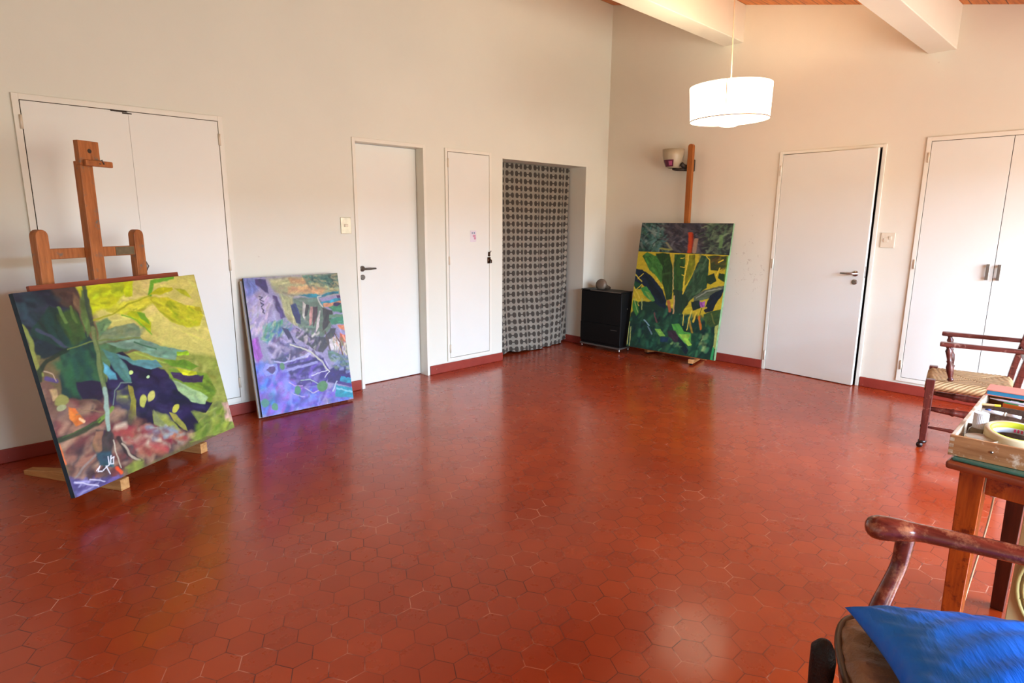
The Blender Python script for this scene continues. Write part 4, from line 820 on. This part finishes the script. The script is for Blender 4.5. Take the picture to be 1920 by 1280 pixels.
# ------------------------------------------------------------------ table
ta = math.radians(-2.5)
tb = empty('table', (-3.785, -4.162, 0), ta, 'orange varnished wooden table with green glass top at right edge', 'table')
TX, TY = .80, -.95
bm = bmesh.new(); box(bm, 0, TX, TY, 0, .722, .746); link('tabletop', bm, M['tabletop'], tb, bevel=.008, seg=3)
bm = bmesh.new(); box(bm, .012, TX-.012, TY+.012, -.012, .747, .755); link('glass_top', bm, M['tglass'], tb, bevel=.002)
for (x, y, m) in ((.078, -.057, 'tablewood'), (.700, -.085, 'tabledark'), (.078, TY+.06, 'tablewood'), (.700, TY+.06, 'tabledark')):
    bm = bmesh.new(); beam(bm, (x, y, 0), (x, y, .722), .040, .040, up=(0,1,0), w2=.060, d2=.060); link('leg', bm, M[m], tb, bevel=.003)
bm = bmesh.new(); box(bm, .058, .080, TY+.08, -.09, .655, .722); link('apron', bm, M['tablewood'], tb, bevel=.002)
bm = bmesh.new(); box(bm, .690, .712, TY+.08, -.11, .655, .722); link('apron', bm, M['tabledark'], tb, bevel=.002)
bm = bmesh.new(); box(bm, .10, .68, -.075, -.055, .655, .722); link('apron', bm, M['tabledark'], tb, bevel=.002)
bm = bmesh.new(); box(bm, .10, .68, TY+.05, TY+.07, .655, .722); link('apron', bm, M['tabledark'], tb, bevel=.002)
# floor reflection streak behind the near leg, put in as a solid thread
cb = empty('reflection_streak', (-3.60, -4.275, .66), 0, 'thin pale streak standing in for a floor reflection beside the orange table leg', 'streak')
bm = bmesh.new(); tube(bm, spline([(0.02,.018,.0), (.0,.012,-.05), (-.02,.014,-.14), (-.03,.03,-.32), (-.04,.06,-.659)], 8), .0028, 8); link('streak_line', bm, M['cord'], cb, True)
bm = bmesh.new(); tube(bm, [(.022,.017,-.0), (.012,.016,-.03), (.002,.013,-.055)], [.010,.012,.007], 12); link('streak_blob', bm, M['whitep'], cb, True)

# ------------------------------------------------------------------ paint box on the table and what lies in it
ZB = .7555
bx_ = empty('paint_box', (-3.757, -4.160, ZB), math.radians(1.5), 'open shallow raw wooden artist box full of supplies standing on the glass table', 'box')
BX, BY, BH = .670, -.46, .060
bm = bmesh.new(); box(bm, .0, .011, BY, 0, .0, BH); link('front_panel', bm, M['boxwood'], bx_, bevel=.0015)
bm = bmesh.new(); box(bm, .011, BX, -.011, 0, .0, BH); link('side_panel', bm, M['boxedge'], bx_, bevel=.0015)
bm = bmesh.new(); box(bm, .011, BX, BY, BY+.011, .0, BH); link('side_panel', bm, M['boxedge'], bx_, bevel=.0015)
bm = bmesh.new(); box(bm, BX-.011, BX, BY+.011, -.011, .0, BH); link('back_panel', bm, M['boxwood'], bx_, bevel=.0015)
bm = bmesh.new(); box(bm, .011, BX-.011, BY+.011, -.011, .001, .008); link('bottom', bm, M['boxin'], bx_)
for x in (.215, .395, .50):
    bm = bmesh.new(); box(bm, x, x+.006, BY+.011, -.011, .008, .046); link('divider', bm, M['boxin'], bx_)
bm = bmesh.new()
for z in (.012, .030, .048): box(bm, -.0006, .004, -.011, -.0005, z-.005, z+.005)
link('finger_joint', bm, M['boxedge'], bx_)
bm = bmesh.new(); tube(bm, [(-.002,-.098,.034), (.002,-.098,.034)], .0035, 10); link('nail', bm, M['steel'], bx_, True)

ZF = ZB+.0085
tn = empty('paint_tin', (-3.690, -4.222, ZF), 0, 'low dark navy tin with pale lid in front corner of the paint box', 'tin')
bm = bmesh.new(); lathe(bm, [(.036,0), (.038,.003), (.038,.030), (.036,.032)], 36); link('tin_body', bm, M['navy'], tn, True)
bm = bmesh.new(); lathe(bm, [(.0385,.031), (.0395,.033), (.0395,.042), (.037,.0435), (.034,.041), (.001,.041)], 36); link('lid', bm, M['tinlid'], tn, True)
bm = bmesh.new(); box(bm, -.041, -.0385, -.034, -.010, .012, .024); link('paper_label', bm, M['whitep'], tn)
bt = empty('glass_bottle', (-3.598, -4.203, ZF), 0, 'small cloudy glass bottle with ribbed white screw cap in the paint box', 'bottle')
bm = bmesh.new(); lathe(bm, [(.022,0), (.0265,.004), (.0275,.030), (.025,.040), (.017,.047), (.0165,.052)], 32); link('bottle_body', bm, M['jar'], bt, True)
bm = bmesh.new(); lathe(bm, [(.0235,.001),(.024,.018),(.001,.018)], 28); link('liquid', bm, plain('ochre_liquid', (150,136,96), .3), bt, True)
bm = bmesh.new(); n = 60; rg = [[], []]
for k in range(n):
    r_ = .0182+(.0008 if k % 2 else 0)
    for j, z in enumerate((.046, .092)): rg[j].append(bm.verts.new((r_*math.cos(2*PI*k/n), r_*math.sin(2*PI*k/n), z)))
for k in range(n): bm.faces.new((rg[0][k], rg[0][(k+1)%n], rg[1][(k+1)%n], rg[1][k]))
bm.faces.new(rg[1]); bm.faces.new(rg[0][::-1]); link('screw_cap', bm, M['whitep'], bt)
# masking tape rolls
def tape(name, loc, R, r, h, label, tilt):
    t = empty(name, loc, 0, label, 'tape'); t.rotation_euler = tilt
    bm = bmesh.new(); lathe(bm, [(r+.004,0), (R-.002,0), (R,.003), (R,h-.003), (R-.002,h), (r+.004,h)], 56, cap=False); link('tape_roll', bm, M['tape'], t, True)
    bm = bmesh.new(); lathe(bm, [(r+.004,0), (r,0), (r,h*.5)], 56, cap=False); link('card_core', bm, M['core'], t, True)
    bm = bmesh.new(); lathe(bm, [(r,h*.5), (r,h), (r+.004,h)], 56, cap=False); link('yellow_band', bm, M['tapein'], t, True)
    bm = bmesh.new()
    for a in np.linspace(-.55, .15, 6):
        Mx = Matrix.Rotation(a, 4, 'Z') @ Matrix.Translation((r-.0008, 0, 0)); box(bm, -.0006, .0004, -.0022, .0022, h*.12, h*.42, M4=Mx)
    link('red_lettering', bm, M['redink'], t)
    return t
tape('tape_roll', (-3.620, -4.290, ZB+.0400), .074, .058, .032, 'wide roll of cream masking tape with yellow inner band resting in paint box', (math.radians(3), math.radians(-7), 0))
rd = empty('paint_tube', (-3.465, -4.190, ZF), 0, 'red plastic tube lying behind the bottle in the paint box', 'tube')
bm = bmesh.new(); tube(bm, [(0,.015,.012), (0,-.03,.013), (-.01,-.075,.012)], [.010,.013,.013], 14); link('tube_body', bm, M['red'], rd, True)
bm = bmesh.new(); tube(bm, [(0,.022,.012), (0,.014,.012)], .007, 12); link('cap', bm, M['label_k'], rd, True)
pn = empty('pencil', (-3.275, -4.175, ZB+.0515), 0, 'short raw pencil with yellow end lying across the paint box dividers', 'pencil')
bm = bmesh.new(); tube(bm, [(-.010,.028,0), (.008,-.016,0)], .0042, 6); link('shaft', bm, M['rawpencil'], pn)
bm = bmesh.new(); tube(bm, [(.008,-.016,0), (.014,-.032,0)], .0045, 6); link('painted_end', bm, M['yellow'], pn)
mk = empty('marker_pen', (-3.375, -4.220, ZB+.052), 0, 'white marker pen with small blue mark lying in the middle of the paint box', 'pen')
bm = bmesh.new(); tube(bm, [(.005,.046,.002), (-.002,-.012,.002)], .0058, 14); link('barrel', bm, M['whitep'], mk, True)
bm = bmesh.new(); tube(bm, [(-.002,-.012,.002), (-.003,-.017,.002)], .0064, 14); link('collar', bm, M['ivory'], mk, True)
bm = bmesh.new(); tube(bm, [(-.003,-.017,.002), (-.009,-.055,.002)], .0048, 14); link('pen_cap', bm, M['whitep'], mk, True)
bm = bmesh.new(); tube(bm, [(.0043,.038,.0035), (.0027,.024,.0035)], .0055, 14); link('blue_mark', bm, M['bluep'], mk, True)
cr = empty('small_carton', (-3.200, -4.205, ZF), math.radians(-6), 'small orange carton with green and white top in the back of the paint box', 'carton')
bm = bmesh.new(); box(bm, 0, .075, -.13, 0, 0, .040); link('carton_body', bm, M['orangep'], cr, bevel=.001)
bm = bmesh.new(); box(bm, .001, .074, -.040, -.001, .040, .0412); link('green_panel', bm, M['greenp'], cr)
bm = bmesh.new(); prism(bm, [(.018,-.014), (.060,-.008), (.060,-.032)], .0412, .0418); link('white_mark', bm, M['whitep'], cr)
bm = bmesh.new(); box(bm, .001, .074, -.080, -.042, .040, .0412); link('white_panel', bm, M['whitep'], cr)
bm = bmesh.new(); box(bm, .020, .055, -.070, -.052, .0412, .0416); link('pink_mark', bm, M['pink'], cr)
bm = bmesh.new(); box(bm, .001, .074, -.128, -.082, .040, .0412); link('dark_panel', bm, M['navy'], cr)
bk = empty('sketchbook', (-3.165, -4.150, ZB+.0602), math.radians(2), 'salmon-covered book with turquoise edges lying on the far end of the paint box', 'book')
bm = bmesh.new(); box(bm, .003, .097, -.25, -.003, .003, .017); link('page_block', bm, M['cyan'], bk)
bm = bmesh.new(); box(bm, 0, .10, -.255, 0, .017, .020); box(bm, 0, .10, -.255, 0, 0, .003); link('cover', bm, M['salmon'], bk)
br = empty('paintbrush', (-3.215, -4.170, ZB+.0625), 0, 'slim white-handled paintbrush lying in front of the salmon book', 'brush')
bm = bmesh.new(); tube(bm, [(.0,.0,0), (-.008,-.03,.0), (-.02,-.10,.0), (-.03,-.18,0)], [.001,.0035,.0045,.003], 10); link('brush_handle', bm, M['core'], br, True)
bm = bmesh.new(); tube(bm, [(-.03,-.18,0), (-.035,-.21,0)], [.0035,.004], 10); link('ferrule', bm, M['steel'], br, True)
bm = bmesh.new(); tube(bm, [(-.035,-.21,0), (-.039,-.235,0)], [.004,.001], 10); link('bristles', bm, M['rawpencil'], br, True)
er_ = empty('eraser', (-3.335, -4.285, ZB+.046), math.radians(12), 'pale wedge of white eraser behind the tape roll in the paint box', 'eraser')
bm = bmesh.new(); prism(bm, [(0,0), (.03,0), (.022,.012), (.006,.014)], -.05, .0, 'Y'); link('eraser_block', bm, M['whitep'], er_, bevel=.002)

# ------------------------------------------------------------------ box fan below the table
fn = empty('floor_fan', (-3.235, -4.532, 0), 0, 'cream plastic box fan with round grille standing under the table', 'fan')
def rrect(w, z0, z1, r, n=6):
    pts = []
    for cx, cz, a0 in ((w/2-r, z1-r, 0), (-w/2+r, z1-r, PI/2), (-w/2+r, z0+r, PI), (w/2-r, z0+r, 1.5*PI)):
        for k in range(n+1): a = a0+PI/2*k/n; pts.append((cx+r*math.cos(a), cz+r*math.sin(a)))
    return pts
outer = rrect(.43, .018, .56, .045, 8); cz = .225; nO = len(outer)
bm = bmesh.new()
def ringv(x, pts): return [bm.verts.new((x, y, z)) for y, z in pts]
inner = [(.193*math.cos(math.atan2(z-cz, y)), cz+.193*math.sin(math.atan2(z-cz, y))) for y, z in outer]
fo, bo, fi, bi = ringv(-.062, outer), ringv(.062, outer), ringv(-.062, inner), ringv(.062, inner)
for k in range(nO):
    j = (k+1) % nO
    bm.faces.new((fo[k], fo[j], fi[j], fi[k])); bm.faces.new((bo[k], bi[k], bi[j], bo[j])); bm.faces.new((fo[k], bo[k], bo[j], fo[j])); bm.faces.new((fi[k], fi[j], bi[j], bi[k]))
link('housing', bm, M['cream'], fn, bevel=.006)
bm = bmesh.new()
for r_, tr in ((.200, .007), (.184, .0035)):
    tube(bm, [(-.068, r_*math.cos(a), cz+r_*math.sin(a)) for a in np.linspace(0, 2*PI, 49)], tr, 8, cap=False)
link('grille_ring', bm, M['creamd'], fn, True)
bm = bmesh.new()
for r_ in (.166, .146, .126, .106, .086, .066):
    tube(bm, [(-.070, r_*math.cos(a), cz+r_*math.sin(a)) for a in np.linspace(0, 2*PI, 41)], .0018, 6, cap=False)
for k in range(12):
    a = 2*PI*k/12+.25; tube(bm, [(-.072, .05*math.cos(a), cz+.05*math.sin(a)), (-.070, .196*math.cos(a), cz+.196*math.sin(a))], .0022, 6)
link('grille', bm, M['creamd'], fn, True)
bm = bmesh.new(); lathe(bm, [(.05,0), (.048,.010), (.01,.014)], 24, M4=Matrix.Translation((-.066,0,cz)) @ Matrix.Rotation(-PI/2,4,'Y')); link('hub', bm, M['cream'], fn, True)
for k in range(5):
    bm = bmesh.new(); a = 2*PI*k/5
    P_ = []
    for j in range(7):
        rj = .03+.13*j/6; wv = .35*math.sin(PI*(j+1)/8)
        P_.append([bm.verts.new((-.02+.03*s, rj*math.cos(a+s*wv), cz+rj*math.sin(a+s*wv))) for s in (-1, 0, 1)])
    for p, q in zip(P_, P_[1:]):
        for i in range(2): bm.faces.new((p[i], p[i+1], q[i+1], q[i]))
    link('fan_blade', bm, M['greymetal'], fn, True)
bm = bmesh.new(); a = math.radians(172); Mx = Matrix.Translation((-.072, .200*math.cos(a), cz+.200*math.sin(a))) @ Matrix.Rotation(a, 4, 'X'); box(bm, -.006, .004, -.010, .010, -.008, .008, M4=Mx); link('grille_clip', bm, M['label_k'], fn)
for y in (-.15, .15):
    bm = bmesh.new(); box(bm, -.075, .075, y-.02, y+.02, 0, .022); link('foot', bm, M['cream'], fn, bevel=.004)

# ------------------------------------------------------------------ armchair in the foreground
ac = empty('armchair', (-4.45, -4.42, 0), 0, 'dark wooden open armchair with cracked brown leather seat in the foreground corner', 'chair')
O_ = V((-4.45, -4.42, 0))
def W(*p): return V(p)-O_
def smooth_closed(pts, n=6):
    k = len(pts); out = []
    for i in range(k):
        a, b, c, d = (V((*pts[(i+j) % k], 0)) for j in (-1, 0, 1, 2))
        for q in range(n):
            t = q/n; r_ = .5*((2*b)+(c-a)*t+(2*a-5*b+4*c-d)*t*t+(3*b-a-3*c+d)*t**3); out.append((r_.x, r_.y))
    return out
seat_out = smooth_closed([(-4.12,-4.25), (-4.155,-4.145), (-4.24,-4.085), (-4.335,-4.095), (-4.43,-4.135), (-4.52,-4.185), (-4.62,-4.245), (-4.70,-4.33), (-4.68,-4.50), (-4.60,-4.68), (-4.30,-4.72), (-4.06,-4.66), (-4.09,-4.42)], 5)
cxs = sum(p[0] for p in seat_out)/len(seat_out); cys = sum(p[1] for p in seat_out)/len(seat_out)
def scaled(s): return [(cxs+(x-cxs)*s-O_.x, cys+(y-cys)*s-O_.y) for x, y in seat_out]
bm = bmesh.new(); prism(bm, scaled(.985), .345, .402); link('seat_rail', bm, M['armdark'], ac, bevel=.006)
bm = bmesh.new(); prof = [(.975,.395), (1.0,.405), (1.0,.415), (.985,.424), (.95,.434), (.88,.446), (.75,.453), (.5,.456), (.2,.457)]
rings = [[bm.verts.new((x, y, z + (.004*math.sin(i*1.9)+.003*math.sin(i*.9+2))*(s < .99)*(s > .6))) for i, (x, y) in enumerate(scaled(s))] for s, z in prof]
for a, b in zip(rings, rings[1:]):
    for k in range(len(a)): bm.faces.new((a[k], a[(k+1) % len(a)], b[(k+1) % len(a)], b[k]))
bm.faces.new(rings[-1]); bm.faces.new(rings[0][::-1]); link('leather_seat', bm, M['leather'], ac, True)
bm = bmesh.new(); pp = [V((x, y, .417)) for x, y in scaled(1.008)]; tube(bm, pp+[pp[0]], .0095, 8, cap=False); link('piping', bm, M['piping'], ac, True)
# far arm: scroll-ended rest on a curved support
def arm(off, name='armrest'):
    off = V(off)
    pts = spline([W(-4.144,-4.104,.646)+off, W(-4.123,-4.15,.648)+off, W(-4.104,-4.20,.650)+off, W(-4.070,-4.38,.656)+off, W(-4.05,-4.52,.662)+off, W(-4.05,-4.66,.668)+off], 7)
    n = len(pts); bm = bmesh.new()
    rad = []
    for i in range(n):
        t = i/(n-1); rad.append(.041-.012*min(1, max(0, t-.08)/.3))
    d0 = (pts[1]-pts[0]).normalized(); p0 = pts[0]
    ts = [(-.033,.15),(-.031,.42),(-.026,.68),(-.018,.87),(-.008,.97)]
    pts = [p0+d0*a for a, _ in ts]+pts; rad = [.041*b for _, b in ts]+rad
    tube(bm, pts, rad, 20, sq=(.86, .74)); o = link(name, bm, M['armwood'], ac, True)
    sp = spline([W(-4.098,-4.155,.640)+off, W(-4.098,-4.152,.59)+off, W(-4.102,-4.148,.54)+off, W(-4.128,-4.138,.485)+off, W(-4.165,-4.130,.43)+off, W(-4.18,-4.14,.39)+off], 6)
    bm = bmesh.new(); k = len(sp); tube(bm, sp, [.027-.007*math.sin(PI*i/(k-1))+.006*i/(k-1) for i in range(k)], 14, sq=(1, .85)); link('arm_support', bm, M['armwood'], ac, True)
arm((0,0,0)); 
# front legs, one with a black carved knee, rear legs and open back
bm = bmesh.new()
kn = [(.0,.016),(.15,.017),(.35,.019),(.55,.021),(.72,.023),(.82,.026),(.90,.027),(.955,.024),(.985,.014),(1,.003)]
turned(bm, W(-4.475,-4.095,0), W(-4.482,-4.105,.500), kn, 20)
for v in bm.verts:
    a = math.atan2(v.co.y+0, v.co.x); v.co += V((math.sin(v.co.z*160+a*3), math.cos(v.co.z*130+a*4), 0))*.0016
link('leg', bm, plain('black_carved_wood', (20,16,16), .45, var=.5, scale=30, bump=.8), ac, True)
for p in ((-4.20,-4.15), (-4.62,-4.63), (-4.07,-4.60)):
    bm = bmesh.new(); beam(bm, W(p[0], p[1], 0), W(p[0], p[1], .37), .030, .030, w2=.042, d2=.042); link('leg', bm, M['armdark'], ac, bevel=.004)
for x0, x1 in ((-4.63, -4.66), (-4.04, -4.03)):
    bm = bmesh.new(); beam(bm, W(x0,-4.66,.40), W(x1,-4.80,.98), .04, .035, up=(1,0,0)); link('back_post', bm, M['armdark'], ac, bevel=.004)
for z in (.60, .78, .95):
    y = -4.66-.14*(z-.40)/.58
    bm = bmesh.new(); tube(bm, spline([W(-4.65,y,z), W(-4.35,y-.03,z+.01), W(-4.03,y,z)], 8), .024, 10, sq=(.4,1.)); link('back_rail', bm, M['armdark'], ac, True)

# ------------------------------------------------------------------ blue satin cushion
def cushion():
    bm = bmesh.new(); n = 44; hs = .245
    tops, bots = [], []
    for j in range(n+1):
        a, b = [], []
        for i in range(n+1):
            u = i/n*2-1; v = j/n*2-1
            u_ = math.copysign(abs(u)**.9, u); v_ = math.copysign(abs(v)**.9, v)
            x = u_*hs*(1-.13*(1-v_*v_)); y = v_*hs*(1-.13*(1-u_*u_))
            q = max(0, (1-u*u)*(1-v*v)); t = .080*q**.42
            d = 1-max(abs(u), abs(v))
            wr = .006*math.sin(26*(u-v)+3*math.sin(5*u))*math.exp(-d*5)*min(1, d*8)+.003*math.sin(17*u+9*v)*q
            if i in (0, n) or j in (0, n):
                vv = bm.verts.new((x, y, 0)); a.append(vv); b.append(vv)
            else:
                a.append(bm.verts.new((x, y, t+wr))); b.append(bm.verts.new((x, y, -t*.75)))
        tops.append(a); bots.append(b)
    for j in range(n):
        for i in range(n):
            bm.faces.new((tops[j][i], tops[j][i+1], tops[j+1][i+1], tops[j+1][i])); bm.faces.new((bots[j][i], bots[j+1][i], bots[j+1][i+1], bots[j][i+1]))
    return bm
cu = empty('cushion', (-4.412, -4.428, .542), 0, 'bright blue satin square cushion lying on the leather armchair', 'cushion')
o = link('cushion_cover', cushion(), M['satin'], cu, True)
cu.rotation_euler = (math.radians(-2), math.radians(8), math.radians(30))

# ------------------------------------------------------------------ light
def area(name, loc, rot, sx, sy, power, c, spread=PI):
    l = bpy.data.lights.new(name, 'AREA'); l.shape = 'RECTANGLE'; l.size = sx; l.size_y = sy; l.energy = power; l.color = c; l.spread = spread
    o = bpy.data.objects.new(name, l); COL.objects.link(o); o.location = loc; o.rotation_euler = rot; return o
# open sky through the glazed doors, plus a warm fill lamp added there
area('sky_light', (-2.6, -9.2, 2.6), (math.radians(90), 0, 0), 9, .8, 1800, (.42, .66, 1.0))
area('high_sky_light', (-2.6, -9.2, 4.0), (math.radians(90), 0, 0), 9, 2.0, 330, (.74, .86, 1.0))
area('opening_fill_light', (-2.85, -6.75, 1.1), (math.radians(90), 0, 0), 4.5, 1.9, 235, (1.0, .95, .86))
l = bpy.data.lights.new('lamp_bulb', 'POINT'); l.energy = 20; l.color = (1.0, .84, .66); l.shadow_soft_size = .06
o = bpy.data.objects.new('lamp_bulb', l); COL.objects.link(o); o.location = LP+V((0,0,.12))

w = bpy.data.worlds.new('world'); scene.world = w; w.use_nodes = True
w.node_tree.nodes['Background'].inputs[0].default_value = (.75, .85, 1, 1); w.node_tree.nodes['Background'].inputs[1].default_value = .6
scene.view_settings.view_transform = 'Standard'; scene.view_settings.look = 'None'
scene.view_settings.exposure = .10; scene.view_settings.gamma = .90
scene.cycles.use_denoising = True
scene.cycles.use_adaptive_sampling = True; scene.cycles.adaptive_threshold = .02
scene.cycles.max_bounces = 8; scene.cycles.diffuse_bounces = 5; scene.cycles.sample_clamp_indirect = 6
